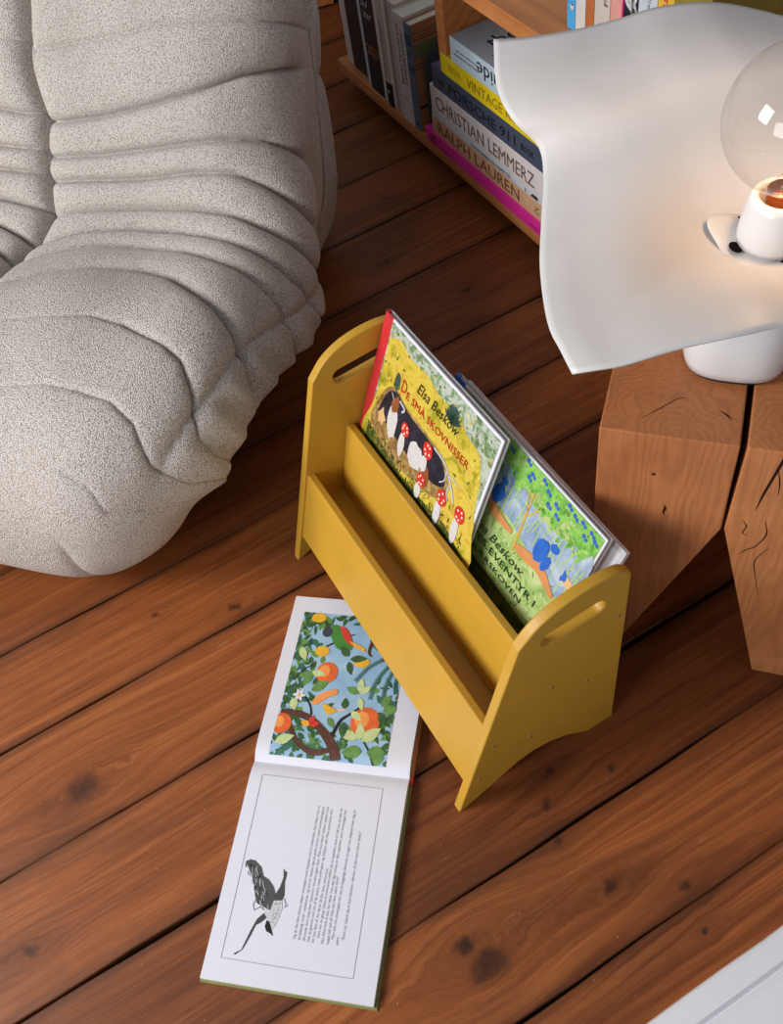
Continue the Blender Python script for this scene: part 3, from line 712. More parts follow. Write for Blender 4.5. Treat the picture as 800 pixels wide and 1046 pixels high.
def draw_picture(mb):
    # picture corners: l from -.243 (far) to -.0095 (fold), w from .021 to .186
    L0, L1, W0, W1 = -.0095, -.240, .0200, .1865
    def tr(x, y):
        """pattern coordinates 0..640 across, 0..800 up from the fold"""
        return L0 + (L1 - L0) * y / 800, W0 + (W1 - W0) * x / 640
    nx, ny = 12, 40
    G = [[tuple(OP(*tr(640 * j / nx, 800 * i / ny), e=.0003)) for j in range(nx + 1)] for i in range(ny + 1)]
    mb.grid(G, SKYP, smooth=True, flip=True)
    def put(pts, mat, lay):
        pts = [(min(max(x, 0), 640), min(max(y, 0), 800)) for x, y in pts]
        mb.poly([OP(*tr(x, y), e=.0004 + .00012 * lay) for x, y in pts], mat)
    def ln(pts, ws, mat, lay, n=5):
        sp = smooth2(pts, n); w_ = np.interp(np.linspace(0, 1, len(sp)), np.linspace(0, 1, len(ws)), ws)
        for q_ in band(sp, list(w_)): put(q_, mat, lay)
    q = random.Random(21)
    for k in range(270):        # leaves along the left, bottom and right edge
        z = q.random()
        if z < .5: x, y = abs(q.gauss(0, 80)), q.random() * 800
        elif z < .75: x, y = q.random() * 440, abs(q.gauss(0, 60)) + 10
        elif z < .9: x, y = 640 - abs(q.gauss(0, 60)), q.random() * 430
        else: x, y = q.random() * 330, 800 - abs(q.gauss(0, 40))
        put(leaf(x, y, 42 + q.random() * 30, 9 + q.random() * 8, q.random() * 6.28), (LEAFD, LEAFM, LEAFD, FERN)[k % 4], 1)
    for pts in ([(600, 580), (520, 600), (450, 640), (430, 690)], [(600, 580), (520, 560), (440, 500), (390, 430)], [(600, 570), (540, 500), (500, 420), (490, 340)], [(610, 570), (580, 480), (560, 400), (565, 330)], [(620, 580), (620, 500), (615, 430), (625, 380)]):          # fern fronds
        ln(pts, [9, 7, 5, 2], FERN, 2, 8); sp = smooth2(pts, 9)
        for i in range(2, len(sp)):
            a_ = math.atan2(sp[i][1] - sp[i - 1][1], sp[i][0] - sp[i - 1][0])
            for sg in (-1, 1): put(leaf(sp[i][0], sp[i][1], 17, 3.2, a_ + sg * 1.1), FERN, 2)
    ln([(330, 800), (400, 770), (440, 700), (430, 600), (450, 570)], [16, 20, 24, 18, 8], BARK, 3); ln([(440, 720), (500, 770), (520, 800)], [16, 14, 10], BARK, 3)
    ln([(120, 570), (200, 620), (260, 660), (330, 690)], [6, 10, 10, 6], BARKD, 3)
    ln([(10, 225), (100, 222), (190, 195), (280, 130), (345, 60), (370, 0)], [26, 34, 36, 44, 54, 58], BARK, 4)
    ln([(0, 200), (70, 165), (130, 85), (230, 30), (330, 50)], [22, 26, 28, 30, 26], BARK, 4)
    ln([(320, 110), (350, 200), (390, 240), (460, 300)], [20, 18, 14, 8], BARKD, 3); ln([(120, 320), (165, 270), (185, 220)], [8, 10, 12], BARKD, 3)
    ln([(500, 110), (540, 60), (570, 0)], [8, 8, 8], BARKD, 5); ln([(40, 400), (75, 460), (130, 500)], [5, 6, 5], BARKD, 3)
    for x, y, r_, m_ in ((215, 458, 62, 0), (487, 212, 80, 0), (30, 160, 56, 0)):
        put(blob(x, y, r_, r_ * .96, 28), ORANGE, 5); put(blob(x - r_ * .25, y + r_ * .12, r_ * .5, r_ * .55, 22), ORHI, 6)
    for x, y, rx, ry in ((95, 770, 44, 28), (160, 577, 42, 30), (400, 533, 46, 30)): put(blob(x, y, rx, ry, 22), LEMON, 5)
    # bright bird on the bough
    put(smooth2([(180, 735), (230, 730), (290, 670), (330, 610), (300, 590), (240, 600), (200, 650), (175, 690), (180, 735)], 3), PARG, 5)
    put(smooth2([(230, 728), (270, 722), (310, 670), (330, 620), (290, 640), (250, 690), (230, 728)], 3), PARR, 6)
    put([(300, 650), (345, 612), (410, 590), (405, 612), (350, 636)], PARY, 6); put(blob(165, 690, 30, 30, 16), PARB, 6)
    # loose blossoms and light leaves
    for k in range(6): put(leaf(90, 320, 40, 9, k * 1.05), PAPER, 6)
    put(blob(90, 320, 8, 8, 10), LEMON, 7)
    for x, y, l_, w_, a, m_ in ((130, 455, 80, 20, -.15, LEAFL), (60, 300, 70, 24, -1.2, LEAFL), (100, 380, 100, 24, 1.2, LEAFM), (150, 350, 110, 26, .6, LEAFM), (400, 260, 80, 20, -.6, LEAFL), (470, 120, 130, 26, 2.9, LEAFL), (490, 110, 120, 32, .7, LEAFL), (480, 115, 95, 24, 1.75, LEAFL), (500, 60, 110, 32, 3.3, LEAFM), (530, 55, 100, 34, .1, LEAFM), (560, 20, 70, 26, .3, LEAFM),
                               (420, 360, 80, 20, 2.8, LEAFM), (425, 365, 80, 20, 1.6, LEAFL), (430, 360, 70, 18, .7, LEAFL), (430, 340, 80, 16, -1.2, LEAFL), (320, 560, 80, 22, 2.4, LEAFD), (330, 545, 100, 20, .1, LEAFD), (325, 530, 80, 18, -1.2, LEAFD), (20, 60, 110, 26, .4, LEAFL), (30, 590, 90, 22, -1.0, LEAFL), (560, 300, 80, 24, 1.0, LEAFM), (570, 280, 90, 26, .2, LEAFM), (560, 270, 80, 22, -1.1, LEAFD), (360, 270, 60, 20, 1.7, LEAFD), (370, 200, 90, 24, -1.4, LEAFD), (280, 215, 70, 16, -.9, LEAFM)):
        put(leaf(x, y, l_, w_, a), m_, 7)
    # a warm orange plume and a yellow bell flower between the fruit, a small moth on the bough
    put(smooth2([(165, 285), (190, 320), (230, 350), (290, 370), (300, 345), (250, 320), (215, 290), (190, 275), (165, 285)], 3), ORHI, 7)
    put([(225, 290), (270, 278), (310, 262), (320, 250), (280, 230), (262, 236)], LEMON, 7); put(leaf(310, 258, 70, 6, .1), SKIN, 6)
    for a_ in (.3, 1.4, 2.9): put(leaf(190, 165, 55, 17, a_), PARR if a_ < 2 else PARY, 8)
page(-LENU, 0.0, 'picture_page', draw_picture)

def draw_text(mb):
    def put(pts, mat, e=.0005): mb.poly([OP(l, w, e) for l, w in pts], mat)
    FR = plain(150, 150, 154, .6); GR = plain(120, 118, 120, .6); HATCH = plain(200, 200, 204, .6)
    fr = [(.0193, .0180), (.0196, .1875), (.2535, .1900), (.2531, .0205)]
    for i in range(4):
        a, c = fr[i], fr[(i + 1) % 4]; n = 16
        pts = [(a[0] + (c[0] - a[0]) * k / n, a[1] + (c[1] - a[1]) * k / n) for k in range(n + 1)]
        for q_ in band(pts, .0006): put(q_, FR)
    # diving bird, pen and ink
    put([(.1355, .0228), (.1323, .0288), (.133, .0357), (.1403, .046), (.1505, .051), (.1541, .0594), (.1622, .068), (.1693, .0714), (.1783, .0719), (.1905, .07), (.188, .0611), (.1842, .0503), (.1758, .0457), (.164, .042), (.1511, .0353)], plain(74, 72, 74, .6))
    put(smooth2([(.1905, .070), (.188, .0611), (.1842, .0503), (.176, .047), (.182, .056), (.190, .064), (.1944, .0627), (.1997, .0673)], 3), HATCH)
    put([(.1708, .0717), (.161, .076), (.1485, .0779), (.138, .0755), (.1415, .0787), (.1419, .0814), (.1543, .0809), (.1706, .084), (.1769, .0822), (.1783, .0719)], plain(64, 62, 64, .6))
    put([(.1905, .07), (.1783, .0719), (.1769, .0822), (.1855, .085), (.1976, .0831), (.2068, .0805), (.213, .0771), (.2095, .0714), (.1997, .0673)], HATCH)
    put([(.2026, .0681), (.21, .0674), (.2154, .0705), (.2169, .0756), (.2198, .0804), (.2144, .0775), (.209, .0753), (.2036, .0716)], INK, .0006)
    put([(.1944, .0627), (.1997, .0673), (.2066, .0609), (.2102, .0554), (.2224, .052), (.233, .0483), (.2405, .0454), (.2473, .0376), (.2466, .035), (.2407, .0439), (.2318, .0464), (.2167, .0505), (.2029, .0552)], plain(60, 58, 60, .6))
    for qd in band([(.178, .049), (.186, .046), (.193, .049), (.188, .056), (.191, .062)], .0012): put(qd, GR)
    for qd in band([(.174, .0845), (.180, .088), (.185, .0875), (.181, .091)], .0010): put(qd, GR)
    q = random.Random(9)
    for k in range(70):     # pen strokes on the wing, dots on the breast
        t = q.random(); l = .137 + .048 * t; w = .030 + .034 * t + (q.random() - .5) * .016
        for qd in band([(l, w), (l + .005, w + .0016)], .0006): put(qd, HATCH if k % 2 else INK, .0008)
    for k in range(40):
        l = .180 + q.random() * .027; w = .0735 + q.random() * .008; put(blob(l, w, .0006, .0004, 6), GR, .0008)
    lines = [((.2196, .1092), (.0526, .1067), 'Og da det f\u00f8re alsens, f\u00f8lger elverpigen med duenlen ned til solbordet. Der l\u00f8ber hun nu'),
             ((.2196, .1155), (.0533, .1130), 's\u00e5 lykkelig rundt i solskinnet, og hun er n\u00e6sten lige s\u00e5 gode venner med sommerfuglene'),
             ((.2200, .1217), (.0526, .1190), 'dernede som med dem hjemme i hendes egen skov. Men hun bliver sulten, tykker hun'),
             ((.2198, .1275), (.0546, .1252), 'hen at gemme ind i en af de store, r\u00f8de solfrugter og drikker saft. Men somrerne dril-'),
             ((.2200, .1332), (.1300, .1337), 'ler hun ikke af, for de er alt for sure, synes hun.'),
             ((.2135, .1392), (.0524, .1380), 'Hvis der en gang i l\u00f8bet af sommeren sidder p\u00e5 en appelsin, som er lidt sur, s\u00e5 skal du'),
             ((.2201, .1453), (.0532, .1438), 'ikke blive ked af det, for t\u00e6nk, hvis det lige netop er den appelsin, som elverpigen har'),
             ((.2195, .1523), (.1390, .1494), 'suget lidt saft af! Ville det ikke v\u00e6re sjovt?'),
             ((.2128, .1575), (.0530, .1562), 'Men selv om elverpigen har det s\u00e5 hyggeligt dernede, s\u00e5 siger hun alligevel hver dag til'),
             ((.2193, .1645), (.2092, .1635), 'solen:'),
             ((.2128, .1709), (.0784, .1685), '\u201dKom ud, skynd dig at lyse hjemme i skoven, s\u00e5 det snart bliver for\u00e5r!\u201d')]
    GREYINK = plain(112, 110, 116, .6)
    for a, c, s in lines:
        vs, fs = text_mesh(s); x0 = min(v[0] for v in vs); x1 = max(v[0] for v in vs); wd = a[0] - c[0]; sy = .0047
        out = []
        for x, y in vs:
            t = (x - x0) / (x1 - x0); l = a[0] - wd * t; w = a[1] + (c[1] - a[1]) * t - y * sy
            out.append(OP(l, w, .0005))
        mb.add(out, [f[::-1] if False else f for f in fs], GREYINK)
page(0.0, LENL, 'text_page', draw_text)

# ------------------------------------------------------------------ bookcase with its books
case = thing('bookcase', (-1.2, 1.0, 0), 'low oak bookcase full of books at the top of the picture', 'bookcase')
YF = .850
b = MB(); b.box((-2.037, YF, .046), (-.45, 1.14, .076), SHELFWOOD, .002); b.build('bottom_shelf', case)
b = MB(); b.box((-1.542, YF - .002, .432), (-.45, 1.14, .462), SHELFWOOD, .002); b.build('top_shelf', case)
b = MB(); b.box((-1.542, YF, .0755), (-1.514, 1.14, .4325), SHELFWOOD, .0015); b.build('upright', case)
b = MB(); b.box((-.478, YF, .0755), (-.45, 1.14, .4325), SHELFWOOD, .0015); b.build('upright', case)
b = MB(); b.box((-1.516, 1.122, .0755), (-.476, 1.139, .4325), SHELFWOOD, .001); b.build('back_panel', case)
PLINTH = solid_wood('plinth_wood', rgb(120, 78, 48), rgb(96, 60, 36), rgb(70, 42, 24), axis='X')
b = MB(); b.box((-1.95, YF + .05, 0), (-.5, 1.10, .0465), PLINTH, .001); b.build('plinth', case)

def std_book(name, lo, hi, spine, cover, label, group, marks=None, cv=.0025, spine_axis='y', round_sp=False, cat='book'):
    """closed book. lo/hi: box. The spine faces -Y (the viewer). Upright: boards are the +-X faces; flat ('z'): boards are the +-Z faces"""
    root = thing(name, ((lo[0] + hi[0]) / 2, (lo[1] + hi[1]) / 2, lo[2]), label, cat, group)
    c = MB(); x0, y0, z0 = lo; x1, y1, z1 = hi
    if spine_axis == 'y':
        c.box((x0, y0 + .002, z0), (x0 + cv, y1, z1), cover, .0005, 1); c.box((x1 - cv, y0 + .002, z0), (x1, y1, z1), cover, .0005, 1)
        if round_sp:
            n = 10; G = [[(x0 + (x1 - x0) * i / n, y0 + .007 - .007 * math.sin(math.pi * i / n), z) for z in (z0, z1)] for i in range(n + 1)]
            c.grid(G, spine, flip=False)
            G = [[(x0 + (x1 - x0) * i / n, y0 + .0095 - .007 * math.sin(math.pi * i / n), z) for z in (z0, z1)] for i in range(n + 1)]; c.grid(G, spine, flip=True)
        else: c.box((x0, y0, z0), (x1, y0 + cv, z1), spine, .0005, 1)
        pg = ((x0 + cv, y0 + cv, z0 + .003), (x1 - cv, y1 - .003, z1 - .003))
    else:
        c.box((x0, y0 + .002, z0), (x1, y1, z0 + cv), cover, .0005, 1); c.box((x0, y0 + .002, z1 - cv), (x1, y1, z1), cover, .0005, 1)
        c.box((x0, y0, z0), (x1, y0 + cv, z1), spine, .0005, 1)
        pg = ((x0 + .003, y0 + cv, z0 + cv), (x1 - .003, y1 - .003, z1 - cv))
    if marks: marks(c)
    c.build('cover', root)
    g = MB(); g.box(pg[0], pg[1], PAGE); g.build('page_block', root)
    return root

RX, UZ, YB = (1, 0, 0), (0, 0, 1), (0, 1, 0)
GU = 'books standing on the bottom shelf'
BLK = plain(24, 23, 28, .5); OFFW = plain(206, 200, 196, .6); CREAM = plain(196, 186, 178, .6); PALEB = plain(190, 198, 208, .6); BLUEGREY = plain(92, 108, 126, .6)
KRAFT = plain(170, 118, 82, .6, .5, .1); OLIVE = plain(112, 116, 82, .6, .5, .12); OR = plain(206, 124, 66, .5); DKT = plain(50, 46, 52, .6); GREYT = plain(132, 124, 122, .6); BLUET = plain(52, 70, 110, .6)
zs = .0762
std_book('book', (-2.011, .868, zs), (-1.981, 1.07, .345), OFFW, OFFW, 'pale grey book at the open left end of the bottom shelf', GU)
std_book('book', (-1.978, .866, zs), (-1.897, 1.09, .365), BLK, BLK, 'thick black book without lettering, second from the left end', GU)
std_book('book', (-1.895, .858, zs), (-1.872, 1.07, .36), PALEB, PALEB, 'thin pale blue book squeezed between two black books', GU)
def mk(c):
    y = .8525
    for k, t in enumerate(('al', 'ater')): c.text(t, (-1.862 + .004 * k, y, .268 - .024 * k), RX, UZ, .030 + .006 * k, .015, PALEB, shear=.2)
    c.text('2021', (-1.8650, y, .163), RX, UZ, .048, .022, OR)
std_book('book', (-1.871, .853, zs), (-1.806, 1.07, .35), BLK, BLK, 'black book with orange number 2021 on its spine', GU, mk)
def mk(c):
    n = 10; G = [[(-1.805 + .053 * i / n, .8486 + .007 - .007 * math.sin(math.pi * i / n), z) for z in (zs, .132)] for i in range(n + 1)]
    c.grid(G, BLK); c.poly([(-1.781, .8484, .108), (-1.775, .8484, .108), (-1.775, .8484, .114), (-1.781, .8484, .114)], OFFW)
    c.text('ARMANI EVANS', (-1.786, .8484, .272), (0, 0, -1), RX, .125, .013, GREYT)
std_book('book', (-1.805, .849, zs), (-1.752, 1.06, .335), CREAM, CREAM, 'cream round-backed book with a black band at its foot', GU, mk, round_sp=True)
std_book('book', (-1.751, .856, zs), (-1.7185, 1.06, .318), CREAM, CREAM, 'narrow grey-beige book left of the white one with black letters', GU)
def mk(c):
    c.text('OVERVURDERET', (-1.6925, .8486, .285), (0, 0, -1), RX, .120, .011, DKT); c.text('KAPITALISME', (-1.7075, .8486, .290), (0, 0, -1), RX, .128, .010, DKT)
    c.poly([(-1.710, .8486, .132), (-1.69, .8486, .132), (-1.69, .8486, .134), (-1.710, .8486, .134)], GREYT)
std_book('book', (-1.7175, .849, zs), (-1.674, 1.06, .312), OFFW, OFFW, 'white book with two rows of upright black letters on its spine', GU, mk)
def mk(c):
    x = -1.6470
    for z0, z1, m in ((.235, .266, OLIVE), (.272, .275, plain(120, 76, 50)), (.279, .281, plain(120, 76, 50)), (.286, .288, plain(120, 76, 50)), (.222, .224, plain(90, 56, 40)), (.214, .216, plain(90, 56, 40)), (.128, .134, BLK)):
        c.poly([(x, .852, z0), (x, 1.04, z0), (x, 1.04, z1), (x, .852, z1)], m)
    c.poly([(x + .0002, p[0], p[1]) for p in blob(.905, .195, .030, .014, 14, .3, .4, 2)], OFFW); c.poly([(x + .0003, p[0], p[1]) for p in blob(.888, .186, .012, .008, 10, .3, 0, 3)], BLK)
    c.poly([(x + .0002, p[0], p[1]) for p in blob(.94, .165, .016, .018, 12, .2, 0, 4)], plain(120, 60, 36))
    for z0, z1 in ((.262, .284), (.205, .222)): c.poly([(-1.6722, .8486, z0), (-1.6488, .8486, z0), (-1.6488, .8486, z1), (-1.6722, .8486, z1)], BLUET)
    c.text('B', (-1.6655, .8484, .238), RX, UZ, .011, .013, BLUET)
    c.poly([(-1.667, .8486, p) if i in (0, 3) else (-1.654, .8486, p) for i, p in enumerate((.088, .088, .096, .096))], BLUET)
std_book('book', (-1.6730, .849, zs), (-1.6475, 1.05, .306), BLUEGREY, KRAFT, 'book with blue-grey spine and brown patterned cover beside the bookend', GU, mk)

# dark metal bookend between the upright books and the lying ones
ENDM = plain(58, 62, 74, .4, .6)
b = MB(); lp = [(.862, .0765), (.862, .225)] + [(.900 + .038 * math.cos(math.pi - math.pi * k / 12), .225 + .038 * math.sin(math.pi - math.pi * k / 12)) for k in range(13)] + [(.938, .0765)]
b.prism([(-1.629, y, z) for y, z in lp], (.003, 0, 0), ENDM, .0006)
b.box((-1.629, .862, .0765), (-1.612, .938, .0785), ENDM)
tag(b.build('bookend'), 'rounded dark grey metal bookend beside the brown patterned book', 'bookend')

GS = 'books lying in a stack on the bottom shelf'
PINK = plain(222, 44, 150, .45, .5, .05); PINKT = plain(110, 20, 70, .5); TAN = plain(202, 160, 124, .6, .5, .04); RUST = plain(132, 70, 42, .5); SLATE = plain(64, 72, 90, .55); SLATET = plain(22, 24, 32, .5)
LEMB = plain(206, 198, 196, .6); LEMT = plain(112, 84, 72, .5); YEL = plain(226, 200, 22, .45, .5, .05); YELT = plain(150, 112, 30, .5); ICE = plain(186, 204, 216, .55); GUIDE = plain(150, 156, 166, .5)
yv = .8483
def mk(c):
    c.text('\u00d8ST', (-1.606, .8453, .0805), RX, UZ, .030, .018, PINKT, space=.8)
    c.text('mellem linjer', (-1.57, .8453, .0805), RX, UZ, .050, .006, PINKT); c.text('forlag', (-1.245, .8453, .083), RX, UZ, .025, .006, PINKT)
std_book('book', (-1.622, .846, zs), (-1.175, 1.05, .1055), PINK, PINK, 'bright pink book at the bottom of the lying stack', GS, mk, spine_axis='z')
def mk(c):
    c.text('RALPH LAUREN', (-1.572, yv, .1130), RX, UZ, .290, .0255, RUST); c.text('\u03b6', (-1.232, yv, .118), RX, UZ, .014, .014, RUST)
std_book('book', (-1.595, .849, .106), (-1.175, 1.05, .1445), TAN, TAN, 'tan book with large rust brown capital letters, lying above the pink one', GS, mk, spine_axis='z')
def mk(c):
    c.text('KUNSTNEREN OG HANS TID', (-1.445, yv, .1475), RX, UZ, .135, .0065, DKT); c.poly([(-1.245, yv, .1475), (-1.222, yv, .1475), (-1.222, yv, .1550), (-1.238, yv, .1550)], DKT); c.text('i', (-1.262, yv, .147), RX, UZ, .003, .008, DKT)
std_book('book', (-1.592, .849, .145), (-1.180, 1.06, .1570), PALEB, OFFW, 'thin white book with small black lettering, between two thick lying books', GS, mk, spine_axis='z')
def mk(c): c.text('CHRISTIAN LEMMERZ', (-1.572, yv, .1690), RX, UZ, .340, .0290, LEMT)
std_book('book', (-1.590, .849, .1575), (-1.190, 1.05, .2145), LEMB, LEMB, 'thick greyish white book with grey brown serif capitals, mid stack', GS, mk, spine_axis='z')
def mk(c):
    c.text('THE', (-1.560, yv, .232), RX, UZ, .028, .010, SLATET); c.text('PORSCHE 911', (-1.515, yv, .226), RX, UZ, .225, .0210, SLATET); c.text('BOOK', (-1.272, yv, .229), RX, UZ, .040, .014, SLATET)
std_book('book', (-1.576, .849, .215), (-1.195, 1.05, .2605), SLATE, SLATE, 'dark slate blue book with black block letters, under the yellow one', GS, mk, spine_axis='z')
def mk(c):
    c.text('VINTAGE ROLEX', (-1.445, yv, .2715), RX, UZ, .215, .0195, YELT); c.text('THE VINTAGE', (-1.512, yv, .283), RX, UZ, .045, .0045, YELT); c.text('WATCH BOOK', (-1.512, yv, .276), RX, UZ, .045, .0045, YELT)
std_book('book', (-1.535, .849, .261), (-1.205, 1.04, .3005), YEL, YEL, 'bright yellow book lying near the top of the stack', GS, mk, spine_axis='z')
def mk(c):
    c.text('Guide', (-1.300, yv, .3390), (-1, 0, 0), (0, 0, -1), .105, .028, BLK)
    c.text('Christopher Hall and', (-1.405, yv, .3320), (-1, 0, 0), (0, 0, -1), .070, .0055, DKT); c.text('More than one hundred', (-1.402, yv, .3220), (-1, 0, 0), (0, 0, -1), .080, .0055, DKT)
    zt = .3478
    c.text('the', (-1.405, .885, zt), YB, (-1, 0, 0), .060, .038, BLK); c.text('Bike', (-1.335, .870, zt), YB, (-1, 0, 0), .115, .052, BLK)
std_book('book', (-1.496, .849, .301), (-1.215, 1.03, .3475), ICE, GUIDE, 'pale blue book with big black letters on its grey cover, topmost of the lying stack', GS, mk, spine_axis='z')

GT = 'books standing on top of the bookcase'
zt = .4622; yy = .893
SKYB = plain(70, 160, 214, .5, .5, .06); ROSE = plain(214, 150, 140, .55); MAG = plain(212, 30, 120, .5); BROWNB = plain(176, 100, 52, .55, .5, .1); SUN = plain(222, 178, 60, .5); REDT = plain(196, 60, 40, .5); OLV = plain(140, 124, 44, .55, .5, .1)
MARB = watercolour('black_white_marbling', [(.40, rgb(20, 20, 22)), (.50, rgb(60, 60, 62)), (.56, rgb(224, 224, 226)), (.66, rgb(60, 60, 62))], 30, 6, .5, 0, 2.0)
edges = [-1.203, -1.182, -1.157, -1.1365, -1.1000, -1.0710, -1.0400, -1.0010, -.968, -.90]
def face(y): return y - .0006
def mk0(c): c.poly([(-1.190 + p[0], face(yy), .498 + p[1]) for p in ((0, -.006), (.005, 0), (.0035, .004), (0, .0015), (-.0035, .004), (-.005, 0))], OFFW); c.text('BLANDT', (-1.1985, face(yy), .60), (0, 0, -1), RX, .06, .007, BLUET)
def mk3(c):
    for k, (t, w) in enumerate((('RA', .028), ('ERN', .05), ('FOLK', .07))): c.text(t, (-1.1215 + .0105 * k - .005, face(yy), .548 - .01 * k), UZ, (-1, 0, 0), w, .0085, plain(110, 70, 50))
def mk4(c): c.box((-1.074, yy - .0004, zt), (-1.0705, yy + .12, .73), MAG)
def mk6(c): c.text('en lille bog', (-1.022, face(yy), .60), (0, 0, -1), RX, .07, .008, GREYT)
def mk7(c): c.text('Smuk', (-.990, face(yy), .60), (0, 0, -1), RX, .05, .013, REDT)
tops = [(SKYB, 'sky blue book with a small white heart, leftmost on top of the bookcase', mk0), (OFFW, 'narrow white book right of the sky blue one', None), (BROWNB, 'brown book between two white ones on top of the bookcase', None), (CREAM, 'white book with rows of brown capitals on its spine', mk3), (ROSE, 'dusty pink book with a magenta edge', mk4),
        (MARB, 'black and white marbled book on top of the bookcase', None), (PALEB, 'pale bluish white book left of the yellow one, on top of the bookcase', mk6), (SUN, 'golden yellow book with red lettering on top of the bookcase', mk7), (OLV, 'thick olive book at the right end of the row, half behind the lamp shade', None)]
for i, (m_, lb, mk) in enumerate(tops): std_book('book', (edges[i] + .0006, yy, zt), (edges[i + 1] - .0006, 1.06, .70 + .03 * math.sin(i * 2.1)), m_, m_, lb, GT, mk)
# turned wooden bowl beyond the shade
b = MB(); BOWL = solid_wood('bowl_wood', rgb(222, 162, 92), rgb(204, 138, 72), rgb(160, 98, 48), ring=200, rough=.4)
b.lathe([(0, 0), (.055, 0), (.058, .006), (.085, .030), (.112, .070), (.120, .100), (.1165, .1005), (.106, .070), (.080, .034), (.05, .016), (0, .012)], (-.70, 1.00, .4622), BOWL, 64)
tag(b.build('wooden_bowl'), 'light turned wooden bowl on the bookcase, peeping over the lamp shade', 'bowl')

# corner of a wooden cabinet on the far floor
cab = thing('cabinet', (-2.62, 1.15, 0), 'wooden cabinet on the floor behind the armchair, only its corner showing', 'cabinet')
u_ = Vector((.26, .965, 0)).normalized(); v_ = Vector((-u_.y, u_.x, 0)); c0 = Vector((-2.437, .918, .004))
def cb(a0, a1, d0, d1, z0, z1, mat, bev=.002):
    b = MB(); P4 = [c0 + u_ * a + v_ * d for a, d in ((a0, d0), (a1, d0), (a1, d1), (a0, d1))]
    b.hexa([p + Vector((0, 0, z0)) for p in P4] + [p + Vector((0, 0, z1)) for p in P4], mat, bev); return b
cb(0, .112, 0, .02, 0, .40, SHELFWOOD).build('door', cab); cb(-.2, .42, .02, .36, .0, .42, SHELFWOOD).build('body', cab); cb(.116, .30, .004, .02, .01, .40, BLK).build('dark_gap_board', cab)  # black board beside the door paints the darkness of an open gap

# ------------------------------------------------------------------ side table: two oak blocks cut to legs
TO = Vector((-.519, .436, 0)); E1 = Vector((.729, .6845, 0)).normalized(); E2 = Vector((-E1.y, E1.x, 0)); TH_ = .470
table = thing('side_table', TO + E1 * .15 + E2 * .13, 'heavy oak side table of two sawn blocks that taper to legs, under the lamp', 'side table')
def TP(a, d, z): return TO + E1 * a + E2 * d + Vector((0, 0, z))
loc0 = table.location
p1 = TP(.078, .006, 0) - loc0; p2 = TP(.235, .02, 0) - loc0
OAK1 = solid_wood('oak_block_wood', rgb(190, 122, 74), rgb(158, 94, 53), rgb(112, 62, 34), pith=(p1.x, p1.y), ring=300, rough=.5, mixf=.22, wobble=.11)
OAK2 = solid_wood('oak_block_wood_paler', rgb(198, 130, 80), rgb(166, 102, 58), rgb(122, 70, 38), pith=(p2.x, p2.y), ring=300, rough=.5, mixf=.22, wobble=.11)
CRACK = plain(38, 22, 14, .9, .1)
DP = .26
def crack(mb, pts, ws, face_):
    sp = smooth2(pts, 4); w_ = np.interp(np.linspace(0, 1, len(sp)), np.linspace(0, 1, len(ws)), ws)
    for q_ in band(sp, list(w_)): mb.poly([face_(*p) for p in q_], CRACK)
front = lambda a, z: TP(a, -.0004, z); topf = lambda a, d: TP(a, d, TH_ + .0004)
b = MB(); b.prism([TP(*p) for p in ((0, 0, 0), (.0425, 0, 0), (.1445, 0, .321), (.1430, 0, TH_), (0, 0, TH_))], E2 * DP, OAK1, .0018)
crack(b, [(.078, .352), (.080, .345), (.0785, .338), (.081, .332)], [.0004, .003, .002, .0004], front)
crack(b, [(.040, .020), (.060, .040), (.075, .055), (.085, .056)], [.0003, .0009, .0007, .0002], topf); crack(b, [(.118, .045), (.126, .040), (.131, .034)], [.0004, .0020, .0004], topf)
b.poly([front(*p) for p in blob(.062, .405, .0022, .002, 10)], CRACK)
b.build('leg_block', table)
b = MB(); b.prism([TP(*p) for p in ((.1500, 0, TH_), (.1480, 0, .321), (.2300, 0, 0), (.2950, 0, 0), (.2950, 0, TH_))], E2 * DP, OAK2, .0018)
crack(b, [(.188, .468), (.184, .440), (.178, .400), (.1745, .368)], [.0034, .003, .0026, .0006], front); crack(b, [(.184, .445), (.190, .42), (.192, .40)], [.0004, .0014, .0004], front)
crack(b, [(.165, .345), (.170, .335), (.168, .322), (.173, .318)], [.0004, .0014, .001, .0004], front); crack(b, [(.188, .350), (.193, .325), (.186, .300), (.178, .290), (.170, .278)], [.0005, .0016, .0012, .0014, .0004], front)
crack(b, [(.200, .300), (.190, .270), (.195, .240), (.205, .200)], [.0004, .0012, .0008, .0003], front)
b.build('leg_block', table)

# ------------------------------------------------------------------ lamp
SHADE = None
m = NT('white_lamp_shade_film'); nz = m.noise(m.coord(), 14, 3)
d1 = m.n('ShaderNodeBsdfDiffuse'); tr_ = m.n('ShaderNodeBsdfTranslucent'); gl = m.n('ShaderNodeBsdfGlossy'); gl.inputs['Roughness'].default_value = .45
colr = m.ramp(nz, [(.3, rgb(226, 223, 222)), (.7, rgb(231, 228, 227))]); m.l(colr, d1.inputs[0]); m.l(colr, tr_.inputs[0])
mx = m.n('ShaderNodeMixShader'); mx.inputs[0].default_value = .18; m.l(d1.outputs[0], mx.inputs[1]); m.l(tr_.outputs[0], mx.inputs[2])
mx2 = m.n('ShaderNodeMixShader'); mx2.inputs[0].default_value = .04; m.l(mx.outputs[0], mx2.inputs[1]); m.l(gl.outputs[0], mx2.inputs[2]); m.l(mx2.outputs[0], m.out.inputs[0])
SHADE = m.m
PORC = paint('glazed_porcelain', 216, 215, 216, .22, .01)
PLATEM = paint('white_enamel_plate', 212, 208, 205, .2, .01)
AX = Vector((-.4955, .6085, 0))
